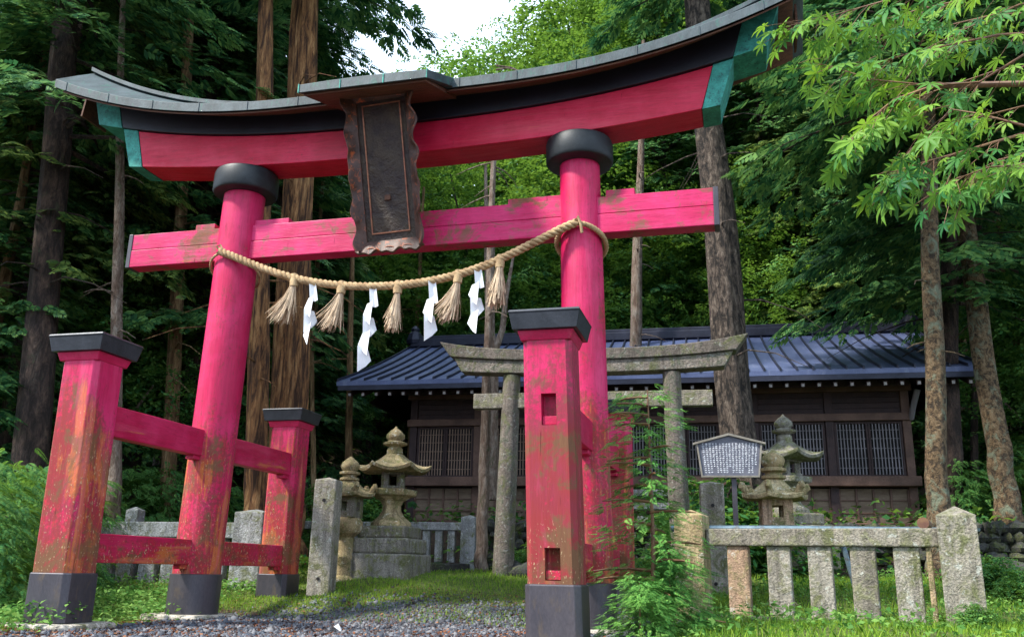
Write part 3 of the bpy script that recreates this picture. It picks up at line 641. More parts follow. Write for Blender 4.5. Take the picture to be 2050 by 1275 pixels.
# ------------------------------------------------------------------ notice board
nb = empty('notice_board', (3.62, 3.11, hz(3.62, 3.11)), .06, label='five-sided wooden notice board covered in columns of white writing, on a dark pole', cat='notice board')
nb.scale = (.95, 1, 1); B0 = 1.80-nb.location.z
poly = [(-.385, 0), (.39, 0), (.44, .42), (.0, .53), (-.445, .42)]
m = MB(); m.loft([[(x, y_, B0+z) for x, z in poly] for y_ in (-.02, .02)]); m.build('panel', 'signboard', nb)
m = MB()
random.seed(3)
for c_ in range(17):
    n_ = 15-(c_ % 5 == 3)*3-(c_ == 0)*4
    for r_ in range(n_):
        zz = .425-.027*r_; k = 1-(.425-zz)*.22; cx = (.375-c_*.046)*k
        for _ in range(4):
            if random.random() < .5: m.box((cx+random.uniform(-.007, .007), -.0225, B0+zz+random.uniform(-.008, .008)), (random.uniform(.014, .030), .002, .0055))
            else: m.box((cx+random.uniform(-.009, .009), -.0235, B0+zz), (.0055, .002, random.uniform(.010, .020)))
m.build('writing', 'signwhite', nb)
m = MB()
for s_ in (-1, 1): m.add([(0, y, B0+z) for y in (-.06, .06) for z in (.535, .565)]+[(s_*.50, y, B0+z-.125) for y in (-.06, .06) for z in (.535, .562)], [(0, 1, 3, 2), (4, 6, 7, 5), (0, 4, 5, 1), (2, 3, 7, 6), (1, 5, 7, 3), (0, 2, 6, 4)])
m.build('roof_board', 'signwood', nb)
m = MB(); m.box((-.415, -.012, B0+.21), (.022, .06, .42), Matrix.Rotation(-.13, 3, 'Y')); m.box((.417, -.012, B0+.21), (.022, .06, .42), Matrix.Rotation(.12, 3, 'Y')); m.box((0, -.012, B0-.01), (.80, .06, .022))
m.build('frame', 'signwood', nb)
MB().box((.05, .045, (B0+.4)/2), (.07, .05, B0+.4)).build('pole', 'sleeve', nb, .005)
# ------------------------------------------------------------------ pipe railing
pp = empty('pipe_railing', (0, 0, 0), label='blue-grey metal pipe railing behind the right granite fence', cat='railing')
MB().tube([(3.0, .80, 1.0), (4.4, .68, 1.0), (5.95, .62, .985)], .035, 14).build('top_rail', 'pipe', pp, 0, 50)
for x, y, dx in ((4.02, .72, 0), (4.72, .70, .16), (5.80, .64, 0)): MB().tube([(x, y+.06, .97), (x+dx, y+.06, .18)], .026, 12).build('leg', 'pipe', pp, 0, 50)
MB().tube([(5.52, .55, 1.04), (5.43, .20, 1.04)], .055, 16).build('pipe_stub', 'twig', pp, 0, 50)
MB().lathe([(.058, 0), (.062, .03)], 16, (5.96, .62, .985)).build('end_cap', 'pipe', pp)
# ------------------------------------------------------------------ shrine hall
WB = 11.95; rz = .045
sh = empty('shrine_hall', (7.96-WB*math.cos(rz), 7.34-WB*math.sin(rz), 1.36), rz, label='long dark timber shrine hall with lattice windows under a blue ribbed metal roof', cat='shrine building')
x0, x1, yf, yb_ = 1.30, 10.80, 1.15, 6.9; nb_ = 7; bw = (x1-x0)/nb_; ez = 2.60
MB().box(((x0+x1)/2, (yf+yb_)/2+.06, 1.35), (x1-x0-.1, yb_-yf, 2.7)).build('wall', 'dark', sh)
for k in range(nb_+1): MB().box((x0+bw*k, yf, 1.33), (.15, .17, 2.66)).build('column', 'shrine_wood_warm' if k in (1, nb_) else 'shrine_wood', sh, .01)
m = MB()
for z, h, d in ((2.05, .14, .10), (.86, .18, .22), (.06, .12, .12), (2.60, .14, .12)): m.box(((x0+x1)/2, yf-.075-d/2+.04, z), (x1-x0+.25, d, h))
m.build('horizontal_beam', 'shrine_wood_warm', sh, .01)
m = MB()
for k in range(nb_):
    for j in range(4): m.box((x0+bw*(k+.5), yf-.03+.004*(j % 2), 2.17+j*.105), (bw-.16, .03, .098))
m.build('upper_boards', 'shrine_wood', sh)
for k in range(nb_):
    wn = empty('lattice_window', (x0+bw*(k+.5), yf-.02, 0)); wn.parent = sh; W2 = bw-.17
    mt = 'lattice' if k < 3 else 'lattice_grey'
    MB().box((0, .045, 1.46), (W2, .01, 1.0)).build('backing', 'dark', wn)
    m = MB()
    for s_ in (-1, 1):
        m.box((s_*(W2/2-.02), -.0, 1.46), (.045, .05, 1.02)); m.box((s_*.022, 0, 1.46), (.038, .05, 1.02))
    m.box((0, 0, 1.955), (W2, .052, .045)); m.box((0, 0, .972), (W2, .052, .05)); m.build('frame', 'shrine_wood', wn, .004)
    m = MB()
    nbar = 9
    for s_ in (-1, 1):
        for j in range(nbar):
            m.box((s_*(.05+(W2/2-.07)*(j+.6)/nbar), 0, 1.46), (.020, .022, .98))
    for zz in (1.12, 1.30, 1.48, 1.66, 1.82): m.box((0, .016, zz), (W2-.05, .010, .014))
    m.build('bars', mt, wn)
    m = MB(); m.box((0, .02, .42), (W2+.1, .02, .64)); bp = m.build('lower_panel', 'boards', wn)
    m = MB()
    for j in range(5): m.box((-W2/2+W2*j/4, -.01, .43), (.035, .04, .62))
    for zz in (.30, .53): m.box((0, -.002, zz), (W2+.08, .026, .02))
    m.build('battens', 'shrine_wood_warm', wn)
# roof
OY = .0; HD_ = 4.45; RZ = 1.80
def rz_(y): q = y/HD_; return ez+.14+RZ*(q*.86+.14*q*q)
m = MB(); ny_ = 10
for s_ in (0, 1):
    rows = []
    for j in range(ny_+1):
        y = HD_*j/ny_; yy = y if s_ == 0 else 2*HD_-y; z = rz_(y)
        rows.append([(0, yy, z), (WB, yy, z)])
    top = [p for r_ in rows for p in r_]; bot = [(a, b, c-.09) for a, b, c in top]; n = len(top)
    fs = [(2*j, 2*j+1, 2*j+3, 2*j+2) for j in range(ny_)]; fb_ = [(n+2*j, n+2*j+2, n+2*j+3, n+2*j+1) for j in range(ny_)]
    sd2 = [(2*j, 2*j+2, n+2*j+2, n+2*j) for j in range(ny_)]+[(2*j+1, n+2*j+1, n+2*j+3, 2*j+3) for j in range(ny_)]
    m.add(top+bot, fs+fb_+sd2+[(0, n, n+1, 1)])
    nr = 42
    for k in range(nr+1):
        x = .02+(WB-.04)*k/nr; P = []
        for j in range(ny_+1):
            y = HD_*j/ny_; yy = y-(.012 if j == 0 else 0) if s_ == 0 else 2*HD_-y; P.append((yy, rz_(y)))
        m.loft([[(x-.016, yy, z-.005), (x+.016, yy, z-.005), (x+.014, yy, z+.05), (x-.014, yy, z+.05)] for yy, z in P])
roof = m.build('roof', 'blueroof', sh); roof.data.materials.append(M['blueroof_edge'])
for p_ in roof.data.polygons:
    xs3 = [roof.data.vertices[i].co.x for i in p_.vertices]
    if max(xs3)-min(xs3) < .04: p_.material_index = 1
roof.data.update()
MB().box((WB/2, .03, ez+.02), (WB-.06, .05, .13)).build('fascia', 'blueroof_edge', roof)
m = MB(); m.box((WB/2, HD_, rz_(HD_)+.07), (WB-.1, .34, .20)); m.box((WB/2, HD_, rz_(HD_)+.21), (WB-.2, .22, .10)); m.build('ridge', 'blueroof_edge', roof, .02)
for xx in (.12, WB-.12):
    MB().lathe([(.05, 0), (.20, .03), (.23, .12), (.16, .30), (.10, .36), (.12, .42), (.05, .50), (.01, .52)], 8, (xx, HD_-.02, rz_(HD_)+.03)).build('ridge_ornament', 'blueroof_edge', roof, .01)
for k in range(42):
    if k == 0: r1 = MB().box((0, .62, 0), (.075, 1.2, .085), Matrix.Rotation(.36, 3, 'X')).build('rafter', 'shrine_wood', sh); MB().box((0, .055, -.215), (.05, .012, .055)).build('rafter_tip', 'rafter', r1); rfm = r1
    else:
        r1 = rfm.copy(); COL.objects.link(r1); r1.parent = sh; c2 = rfm.children[0].copy(); COL.objects.link(c2); c2.parent = r1
    r1.location = (.25+(WB-.5)*k/41, 0.05, ez+.10)
MB().box((WB/2, .6, ez+.02), (WB-2.3, .14, .14)).build('eave_beam', 'shrine_wood', sh)
for xx in (.32, WB-.32): MB().add([(xx+dx, y, z) for dx in (-.03, .03) for y, z in ((yf, ez-.1), (HD_, rz_(HD_)-.12), (2*HD_-yf, ez-.1))], [(0, 1, 2), (5, 4, 3), (0, 3, 4, 1), (1, 4, 5, 2), (2, 5, 3, 0)]).build('gable', 'shrine_wood', sh)
MB().tube([(x1+.08, yf-.1, 2.0), (x1+.10, yf-.25, 2.2), (x1+.18, yf-.35, 2.5)], [.05, .055, .06], 8).build('bracket', 'lattice_grey', sh, 0, 60)
m = MB()
for k in range(4): m.box((x0+bw*3.5, yf-.35-.28*k, .62-.26*k), (bw, .3, .12))
m.box((x0+bw*3.5, yf-.8, -.35), (bw*.96, 1.1, .9)); m.build('steps', 'granite_grey', sh, .01)
MB().box(((x0+x1)/2, (yf+yb_)/2, -.25), (x1-x0+.5, yb_-yf+.5, .5)).build('foundation', 'lantern_stone', sh, .02)
# ------------------------------------------------------------------ dry stone walls and rocks
def blob(m, c, r, seed):
    rs = np.random.default_rng(seed); n1, n2 = 6, 9; rings = []
    ph = rs.uniform(0, 6, 6)
    for i in range(1, n1):
        th = math.pi*i/n1; ring = []
        for j in range(n2):
            a = 2*math.pi*j/n2; k = 1+.20*math.sin(2*a+ph[0])*math.sin(th)+.16*math.sin(3*a+ph[1]+th*2)+rs.uniform(-.14, .14)
            ring.append((c[0]+r[0]*k*math.sin(th)*math.cos(a), c[1]+r[1]*k*math.sin(th)*math.sin(a), c[2]-r[2]*k*math.cos(th)))
        rings.append(ring)
    m.loft(rings)
def dry_wall(loc, rz, L, H, label, size=.17):
    m = MB(); z = .0; s_ = 0
    while z < H:
        hh = size*random.uniform(.75, 1.05); x = random.uniform(-.1, .1)
        while x < L:
            wv = size*random.uniform(.6, 2.1); s_ += 1
            blob(m, (x+wv/2, .12*z/H*2+random.uniform(-.03, .03), z+hh/2), (wv*random.uniform(.52, .62), .20, hh*random.uniform(.5, .72)), s_+int(L*100)); x += wv*.98
        z += hh*.93
    m.box((L/2, .32, H/2-.1), (L, .3, H-.05))
    return m.build('dry_stone_wall', 'rock', None, 0, 28, label=label, cat='stone wall')
w1 = dry_wall((0, 0, 0), 0, 8.5, 1.0, 'dark dry stone retaining wall at the right edge below the forest'); w1.location = (6.2, 5.0, .32); w1.rotation_euler = (0, 0, .02)
w2 = dry_wall((0, 0, 0), 0, 7.0, .78, 'mossy rubble bank wall under the shrine, seen between the stone torii pillars', .20); w2.location = (-.5, 5.75, .50); w2.rotation_euler = (0, 0, .045)
m = MB(); blob(m, (0, 0, 0), (.40, .35, .26), 77); bo = m.build('boulder', 'rock', None, 0, 60, label='rounded dark boulder at the right edge below the dry stone wall', cat='boulder'); bo.location = (7.35, 4.5, .55)
m = MB(); blob(m, (0, 0, 0), (.28, .25, .17), 78); bo = m.build('boulder', 'rock', None, 0, 60, label='small rock at the foot of the left stone torii pillar', cat='boulder'); bo.location = (.62, 3.95, .50)
m = MB(); m.add([(-.06, 0, 0), (0, -.03, .045), (.065, .0, .0), (.01, .05, .07), (-.03, .06, .0), (.05, .045, .02)], [(0, 1, 3), (1, 2, 3), (0, 3, 4), (3, 2, 5), (3, 5, 4)])
o = m.build('crumpled_paper', 'paper', None, 0, None, label='scrap of crumpled white paper lying on the gravel path', cat='litter'); o.location = tuple(at(672, 1232, 8.9)); o.location.z = hz(o.location.x, o.location.y)+.012
# ------------------------------------------------------------------ vegetation templates
def frond(n=5, L=1., wd=.50, droop=.12, hw=.22, ang=.75):
    V = []; Fq = []
    for i in range(n):
        t_ = (i+.5)/n
        for s_ in (-1, 1):
            l_ = wd*(1-.72*t_)+.05; d = np.array([math.cos(ang), s_*math.sin(ang), -.25]); b = np.array([t_*L*.95, 0, -droop*t_*t_])
            pv = np.array([-math.sin(ang)*s_, math.cos(ang), 0])*hw*l_; k = len(V)
            V += [b, b+d*l_*.5+pv, b+d*l_, b+d*l_*.5-pv]; Fq.append((k, k+1, k+2, k+3))
    k = len(V); V += [np.array([L*.85, 0, -droop*.8]), np.array([L*1., .04, -droop]), np.array([L*1.15, 0, -droop*1.3]), np.array([L*1., -.04, -droop])]; Fq.append((k, k+1, k+2, k+3))
    return np.array(V), np.array(Fq)
def clump(n=16, r=.5, fl=.35, ls=.26, seed=0, tilt=.5):
    rs = np.random.default_rng(seed); V = []; Fq = []
    for i in range(n):
        c = rs.normal(0, 1, 3); c = c/np.linalg.norm(c)*r*rs.uniform(.35, 1); c[2] *= fl
        a = rs.uniform(0, 2*math.pi); d = np.array([math.cos(a), math.sin(a), -rs.uniform(0, tilt)]); d /= np.linalg.norm(d)
        s_ = np.cross(d, [rs.normal(0, .35), rs.normal(0, .35), 1]); s_ /= np.linalg.norm(s_); l_ = ls*rs.uniform(.7, 1.25); k = len(V)
        V += [c, c+d*l_*.45+s_*l_*.27, c+d*l_, c+d*l_*.45-s_*l_*.27]; Fq.append((k, k+1, k+2, k+3))
    return np.array(V), np.array(Fq)
FR1 = frond(); CL1 = clump(18, seed=2)
def conifer_mesh(seed, H, z0, R, nb, per, ssize, shape=1., droop=.35, tipup=.0, tmpl=None, name='crown', inner=.22):
    rs = np.random.default_rng(seed); T, Fq = tmpl or FR1
    pos, xd, sc = [], [], []; mb = MB()
    for i in range(nb):
        q = (i+rs.uniform(0, 1))/nb; z = z0+(H-z0)*q; a = rs.uniform(0, 2*math.pi)
        L = R*((1-q)**.75*shape+(1-shape))*rs.uniform(.55, 1.1)+.25
        d = np.array([math.cos(a), math.sin(a), 0.]); n = max(3, int(per*L/R))
        zz = lambda t_: z+L*(.12*t_-droop*t_*t_)
        if i % 2 == 0: mb.tube([(d[0]*L*t_, d[1]*L*t_, zz(t_)) for t_ in (0, .35, .7, .95)], [.028*L/2+.008, .02*L/2+.006, .010, .004], 4)
        t_ = rs.uniform(inner, 1, n); side = rs.choice([-1, 1], n)*rs.uniform(.0, 1.25, n)
        wdt = .34*L*(1.1-t_)
        pv = np.array([-d[1], d[0], 0])
        P = d*(L*t_)[:, None]+pv*(side*wdt)[:, None]; P[:, 2] = z+L*(.12*t_-droop*t_*t_)-np.abs(side)*wdt*.25+rs.normal(0, .05, n)
        X = d+pv*(side*.8)[:, None]; X[:, 2] = -.25-droop*t_+rs.normal(0, .18, n)
        pos.append(P); xd.append(X); sc.append(ssize*rs.uniform(.7, 1.3, n))
    pos = np.concatenate(pos); xd = np.concatenate(xd); sc = np.concatenate(sc)
    up = np.array([0, 0, 1.])+rs.normal(0, .25, pos.shape)
    V, Fc = scatter(T, Fq, pos, xd, up, sc)
    return npmesh(name, V, Fc), mb
def broad_mesh(seed, lobes, n, csize, tmpl=None, name='crown', shell=.45):
    rs = np.random.default_rng(seed); T, Fq = tmpl or CL1; P = []
    vol = np.array([l[3]**2*l[4] for l in lobes]); cnt = (n*vol/vol.sum()).astype(int)
    for (x, y, z, r_, rv), c_ in zip(lobes, cnt):
        d = unit(rs.normal(0, 1, (c_, 3))); rad = rs.uniform(shell**3, 1, c_)**(1/3)
        k = 1+.22*np.sin(d[:, 0]*5+seed)*np.sin(d[:, 1]*6)+.15*np.sin(d[:, 2]*9+seed)
        P.append(np.array([x, y, z])+d*(rad*k)[:, None]*np.array([r_, r_, rv]))
    P = np.concatenate(P); xd = rs.normal(0, 1, P.shape); xd[:, 2] *= .3
    up = np.array([0, 0, 1.])+rs.normal(0, .35, P.shape)
    V, Fc = scatter(T, Fq, P, xd, up, csize*rs.uniform(.7, 1.35, len(P)))
    return npmesh(name, V, Fc)
def crown_obj(me, mat, parent, name='crown'):
    if len(me.materials) == 0: me.materials.append(M[mat])
    o = bpy.data.objects.new(name, me); link(o, parent); return o
def trunk_mb(P, rad, n=18, ridge=.06, seed=0, steps=26):
    P = [Vector(p) for p in P]; L = len(P)-1; pts = []; rr = []
    for k in range(steps+1):
        q = k/steps*L; i = min(int(q), L-1); f_ = q-i; p = P[i].lerp(P[i+1], f_)
        sr = .10*rad[i]; p = p+Vector((sr*math.sin(k*.9+seed), sr*math.cos(k*.7+seed), 0)); pts.append(p); rr.append(rad[i]*(1-f_)+rad[i+1]*f_)
    wob = lambda i, a: 1+ridge*math.sin(a*5+seed+.15*i)+ridge*.7*math.sin(a*9+seed*2+.1*i)+ridge*.5*math.sin(i*.8+a*2)
    return MB().tube(pts, rr, n, wob)
# near trunks: (bottom px, top px, depth, width at bottom in px, bark, crown, label)
def near_tree(name, pb, pt_, D, wpx, H, bk, crown, label, cat='tree', ridge=.06, z0=None, group=None, taper=.62, Rc=2.6):
    a = at(pb[0], pb[1], D); b = at(pt_[0], pt_[1], D); d = (b-a)/max(b[2]-a[2], .1)
    gz = hz(a[0], a[1]); base = a+d*(gz-.1-a[2])
    if name != 'forked_tree': base = base
    r_ = wpx/2/FPX*D*1.0
    e = empty(name, (base[0], base[1], gz-.1), 0, label=label, cat=cat, group=group)
    lean = d
    hh = H
    def P(z): return (lean[0]*z, lean[1]*z, z)
    m = trunk_mb([P(0), P(.45), P(1.6), P(hh*.45), P(hh)], [r_*1.35, r_*1.1, r_, r_*(.5+.5*taper), .04], 20, ridge, D+pb[0]*.01, 40)
    m.tag_e = e; return e, P, m
C5, b5 = conifer_mesh(5, 22, 10.5, 1.9, 70, 40, .36, droop=.5)
C1, b1 = conifer_mesh(1, 17, 4.2, 3.0, 200, 54, .33); C1b = b1
C2, b2 = conifer_mesh(2, 14, 2.4, 2.6, 190, 50, .31, droop=.5)
C3, b3 = conifer_mesh(3, 20, 7.0, 3.2, 170, 54, .35, shape=.7)
def mbmesh(mb, name, mat): me = mb.v and bpy.data.meshes.new(name); me.from_pydata(mb.v, [], mb.f); me.update(); me.materials.append(M[mat]); return me
B1, B2, B3 = mbmesh(b1, 'branches', 'bark_dark'), mbmesh(b2, 'branches', 'bark_dark'), mbmesh(b3, 'branches', 'bark_dark')
def crown_pair(e, which, mat, rot=0, off=(0, 0, 0), s=1.):
    me, br = which
    for o in (crown_obj(me, mat, e), crown_obj(br, 'bark_dark', e, 'branches')):
        o.rotation_euler = (0, 0, rot); o.location = off; o.scale = (s, s, s)
K1, K2, K3, K5 = (C1, B1), (C2, B2), (C3, B3), (C5, mbmesh(b5, 'branches', 'bark_dark'))
NT_ = [
 ('cedar_tree', (66, 850), (108, 350), 14.0, 66, 20, 'bark_dark', K3, 'thick dark brown cedar at the far left, behind the left side post', .05),
 ('pine_tree', (337, 980), (356, 560), 16.0, 30, 19, 'bark_tan', None, 'slender tan-barked tree just left of the left red pillar', .03),
 ('cedar_tree', (378, 980), (396, 600), 17.5, 56, 19, 'bark_dark', K1, 'dark cedar trunk partly hidden by the left red pillar', .05),
 ('cedar_tree', (512, 1000), (522, 540), 14.2, 44, 18, 'bark_red', None, 'narrower of two orange-brown cedars, directly right of the left red pillar', .10),
 ('cedar_tree', (568, 1000), (596, 400), 14.9, 66, 22, 'bark_red', K5, 'wider of two orange-brown cedars, with peeling stringy bark', .12),
 ('larch_tree', (1272, 690), (1278, 470), 20, 29, 12.5, 'bark_pale', None, 'pale straight trunk rising behind the stone torii beside the right red pillar', .03),
 ('cedar_tree', (1478, 860), (1436, 420), 14.4, 71, 22, 'bark_fissured', K5, 'massive cedar with deeply fissured bark leaning over the stone torii', .08),
 ('lichen_tree', (1878, 1020), (1862, 450), 12.6, 40, 15, 'bark_lichen', K3, 'lichen-spotted trunk standing in front of the right end of the shrine roof', .04),
 ('lichen_tree', (2020, 1040), (1972, 720), 14.6, 45, 15, 'bark_lichen', K3, 'leaning lichen-covered trunk right of the shrine', .04),
 ('slim_tree', (1952, 1000), (1950, 720), 17, 15, 13, 'bark_dark', None, 'thin dark sapling trunk between the two lichen-covered trunks', .03),
 ('slim_tree', (966, 1040), (978, 640), 14.4, 21, 8.5, 'bark_pale', None, 'slender pale trunk in front of the shrine, left of the stone torii pillar', .03),
 ('slim_tree', (697, 960), (700, 780), 19, 16, 8.2, 'bark_tan', None, 'thin brown trunk under the left corner of the blue roof', .03),
 ('slim_tree', (832, 700), (842, 505), 25, 13, 10.5, 'bark_tan', None, 'thin yellowish trunk rising behind the shrine ridge', .03),
 ('slim_tree', (228, 985), (233, 700), 14, 27, 11, 'bark_pale', None, 'bare grey trunk behind the left side post', .03),
 ('slim_tree', (150, 690), (170, 400), 19, 22, 15, 'bark_dark', K1, 'slim dark trunk between the far left cedar and the gate', .03),
 ('slim_tree', (628, 960), (622, 640), 18, 11, 8.5, 'bark_tan', None, 'very thin trunk between the orange-brown cedars and the lantern', .03),
 ('slim_tree', (985, 690), (987, 330), 22, 16, 10.5, 'bark_pale', None, 'thin grey trunk seen above the stone torii lintel', .03),
 ('slim_tree', (416, 300), (412, 60), 20, 32, 19, 'bark_pale', K1, 'pale mottled trunk above the left end of the gate roof', .05),
 ('slim_tree', (548, 180), (538, 20), 19, 30, 20, 'bark_dark', None, 'dark trunk beside the broad cedar above the gate roof', .05),
 ('slim_tree', (20, 880), (40, 640), 17, 34, 14, 'bark_dark', K2, 'dark trunk at the left edge behind the thick cedar', .05),
 ('cedar_tree', (1905, 900), (1898, 420), 15.5, 38, 16, 'bark_dark', K1, 'dark shaded trunk close behind the lichen-spotted trunk', .05),
]
for i, (nm, pb, pt_, D, wp, H, bk, kr, lab, rg) in enumerate(NT_):
    e, P, m = near_tree(nm, pb, pt_, D, wp, H, bk, kr, lab, ridge=rg)
    if kr: crown_pair(e, kr, 'leaf_conifer', i*1.3, (P(6)[0], P(6)[1], 0))
    # bare dead twigs on the lower trunk
    rs = random.Random(i)
    for k in range(9 if wp > 20 else 5):
        z = rs.uniform(3.0, 9); a = rs.uniform(0, 6.28); L = rs.uniform(.6, 2.2)*(.4 if 'lichen' in bk or 'pale' in bk else 1); p = P(z)
        m.tube([(p[0]+L*t_*math.cos(a+.3*t_), p[1]+L*t_*math.sin(a+.3*t_), z+L*(.12*t_-.4*t_*t_)) for t_ in (0, .35, .7, 1)], [.02, .014, .009, .004], 5)
    m.build('trunk', bk, e, 0, 70)
# the broad fork above the stone torii
e = empty('forked_tree', tuple(at(985, 900, 16)[:2])+(1.2,), 0, label='forked slim trunk above the left half of the stone torii', cat='tree')
base = np.array(e.location)
def rel(px, py, D): return tuple(at(px, py, D)-base)
m = MB(); m.tube([rel(985, 1000, 16), rel(988, 800, 16), rel(990, 700, 16)], [.10, .09, .085], 10); m.tube([rel(990, 702, 16), rel(978, 640, 16), rel(975, 520, 16), rel(972, 330, 16)], [.075, .065, .055, .03], 10); m.tube([rel(990, 706, 16), rel(1006, 660, 16), rel(1012, 600, 16), rel(1030, 500, 16.4)], [.07, .06, .05, .02], 10)
m.build('trunk', 'bark_pale', e, 0, 60)
# ------------------------------------------------------------------ forest behind
L1 = [(0, 0, 8, 3.0, 3.2), (1.8, .5, 6, 2.0, 1.8), (-1.7, -.8, 6.5, 2.2, 1.8), (.4, 1.8, 10.3, 2.0, 2.0), (-.6, -1.9, 4.6, 2.0, 1.4), (-1, 1, 12, 1.6, 1.8)]
L2 = [(0, 0, 5, 2.4, 2.2), (1.5, .8, 3.6, 1.7, 1.3), (-1.4, .6, 4.0, 1.8, 1.5), (.3, -1.6, 3.1, 1.7, 1.2), (0, .3, 7.2, 1.6, 1.6)]
CL2 = clump(18, .5, .4, .24, 5)
D1 = broad_mesh(21, L1, 5200, .46, CL2); D2 = broad_mesh(22, L2, 4000, .38, CL2)
C4, b4 = conifer_mesh(8, 13, 1.0, 2.7, 220, 56, .30, droop=.28)
B4 = mbmesh(b4, 'branches', 'bark_dark')
def limbs(seed, lobes, H):
    m = trunk_mb([(0, 0, -.5), (.1, 0, H*.4), (0, .1, H)], [.20, .15, .04], 10, .04, seed, 14)
    for x, y, z, r_, rv in lobes: m.tube([(0, 0, z*.55), (x*.5, y*.5, z*.8), (x, y, z+rv*.3)], [.08, .055, .02], 6)
    return m
TR1, TR2 = mbmesh(limbs(1, L1, 12), 'trunk', 'bark_dark'), mbmesh(limbs(2, L2, 7.5), 'trunk', 'bark_pale')
TR3 = mbmesh(trunk_mb([(0, 0, -.5), (.1, 0, 7), (0, .05, 16.5)], [.24, .17, .03], 12, .05, 3, 20), 'trunk', 'bark_dark')
TR4 = mbmesh(trunk_mb([(0, 0, -.5), (.1, 0, 5), (0, .05, 13)], [.17, .12, .03], 12, .05, 3, 20), 'trunk', 'bark_tan')
def proto(name, crown, cm, tr, br, label, cat, group):
    e = empty(name, (0, 0, 0), 0, label=label, cat=cat, group=group)
    crown_obj(crown, cm, e); o = bpy.data.objects.new('trunk', tr); link(o, e)
    if br: o = bpy.data.objects.new('branches', br); link(o, e)
    return e
G = 'trees of the wooded hillside behind the shrine'
def inst(pr, pos, rot, s, used=set()):
    c = pr if pr.name not in used else copy_tree(pr)
    used.add(pr.name); c.location = (float(pos[0]), float(pos[1]), float(pos[2])); c.rotation_euler = (0, 0, rot); c.scale = (s, s, s); return c
C1m = C1.copy(); C1m.materials.clear(); C1m.materials.append(M['leaf_conifer_olive'])
C2m = C2.copy(); C2m.materials.clear(); C2m.materials.append(M['leaf_conifer'])
D2m = D2.copy(); D2m.materials.clear(); D2m.materials.append(M['leaf_bright'])
PA = proto('cedar_tree', C1m, 'leaf_conifer_olive', TR3, B1, 'tall olive-green cedar in the wood on the hillside', 'tree', G)
PB = proto('cypress_tree', C4, 'leaf_conifer', TR4, B4, 'dark green cypress branched to the ground on the hillside', 'tree', G)
PC = proto('broadleaf_tree', D1, 'leaf_broad', TR1, None, 'rounded mid-green broadleaf tree on the hillside', 'tree', G)
PD = proto('broadleaf_tree', D2m, 'leaf_bright', TR2, None, 'small bright green broadleaf tree on the hillside', 'tree', G)
rs = random.Random(42)
def place(px, D, pr, s=1.):
    p = at(px, 900, D); inst(pr, (p[0], p[1], hz(p[0], p[1])-.1), rs.uniform(0, 6.28), s*rs.uniform(.9, 1.12))
# rows: near understory, middle, back
for px, D in ((2060, 18.5), (2160, 17), (600, 21), (330, 18.5), (180, 17), (60, 17.5), (-60, 15), (450, 19), (1960, 21)):
    place(px, D, PD if rs.random() < .45 else PB, .8)
for k in range(17):
    px = -120+k*140+rs.uniform(-40, 40); D = rs.uniform(25.5, 28)
    pr = (PC if rs.random() < .5 else PD) if 560 < px < 1700 else (PB if rs.random() < .6 else PC)
    place(px, D, pr, (.8 if pr is PC else 1.1) if 560 < px < 1700 else .95)
for k in range(18):
    px = -140+k*134+rs.uniform(-40, 40); D = rs.uniform(30, 34)
    gap = 560 < px < 1180
    place(px, D, (PD if gap else (PA if rs.random() < .5 else PC)), .9 if gap else 1.05)
for k in range(20):
    px = -160+k*122+rs.uniform(-35, 35); D = rs.uniform(37, 46); gap = 560 < px < 1180
    place(px, D, (PD if gap else PC if rs.random() < .5 else PA), .95 if gap else 1.2)
for k in range(18):
    px = -160+k*136+rs.uniform(-35, 35); D = rs.uniform(50, 60); gap = 520 < px < 1200
    place(px, D, (PD if gap else PC), .8 if gap else 1.35)
for px, D, s_ in ((790, 36, 1.35), (870, 37, 1.95), (960, 39, 2.25), (1010, 27, 1.12), (915, 30, 1.08), (780, 31, 1.05), (680, 28, 1.1), (1110, 30, 1.05), (600, 33, 1.3), (840, 40, 1.3), (980, 42, 1.15), (720, 42, 1.3)): place(px, D, PD, s_)
for px, D, s_ in ((1250, 34, 1.35), (1230, 30, 1.3), (1320, 33, 1.5), (1420, 31, 1.45), (1540, 34, 1.5), (1290, 42, 1.8), (1230, 46, 1.6), (1480, 44, 1.8)): place(px, D, PC, s_)
PF = proto('cedar_tree', C3.copy(), 'leaf_conifer', TR3, B3, 'tall dark cedar with a bare lower trunk standing in the wood', 'tree', G)
for px, D in ((10, 20), (75, 23), (140, 18.5), (205, 22), (265, 20), (300, 26), (425, 24), (470, 19.5), (1345, 26.5), (1560, 27), (1745, 26), (2010, 19), (2035, 23)): place(px, D, PF, .95)
# high trees that close the canopy over the left part
for px, D in ((20, 15.5), (130, 19), (260, 18), (330, 21), (480, 22), (1680, 26), (1800, 25), (1930, 24)):
    place(px, D, PA, 1.1)
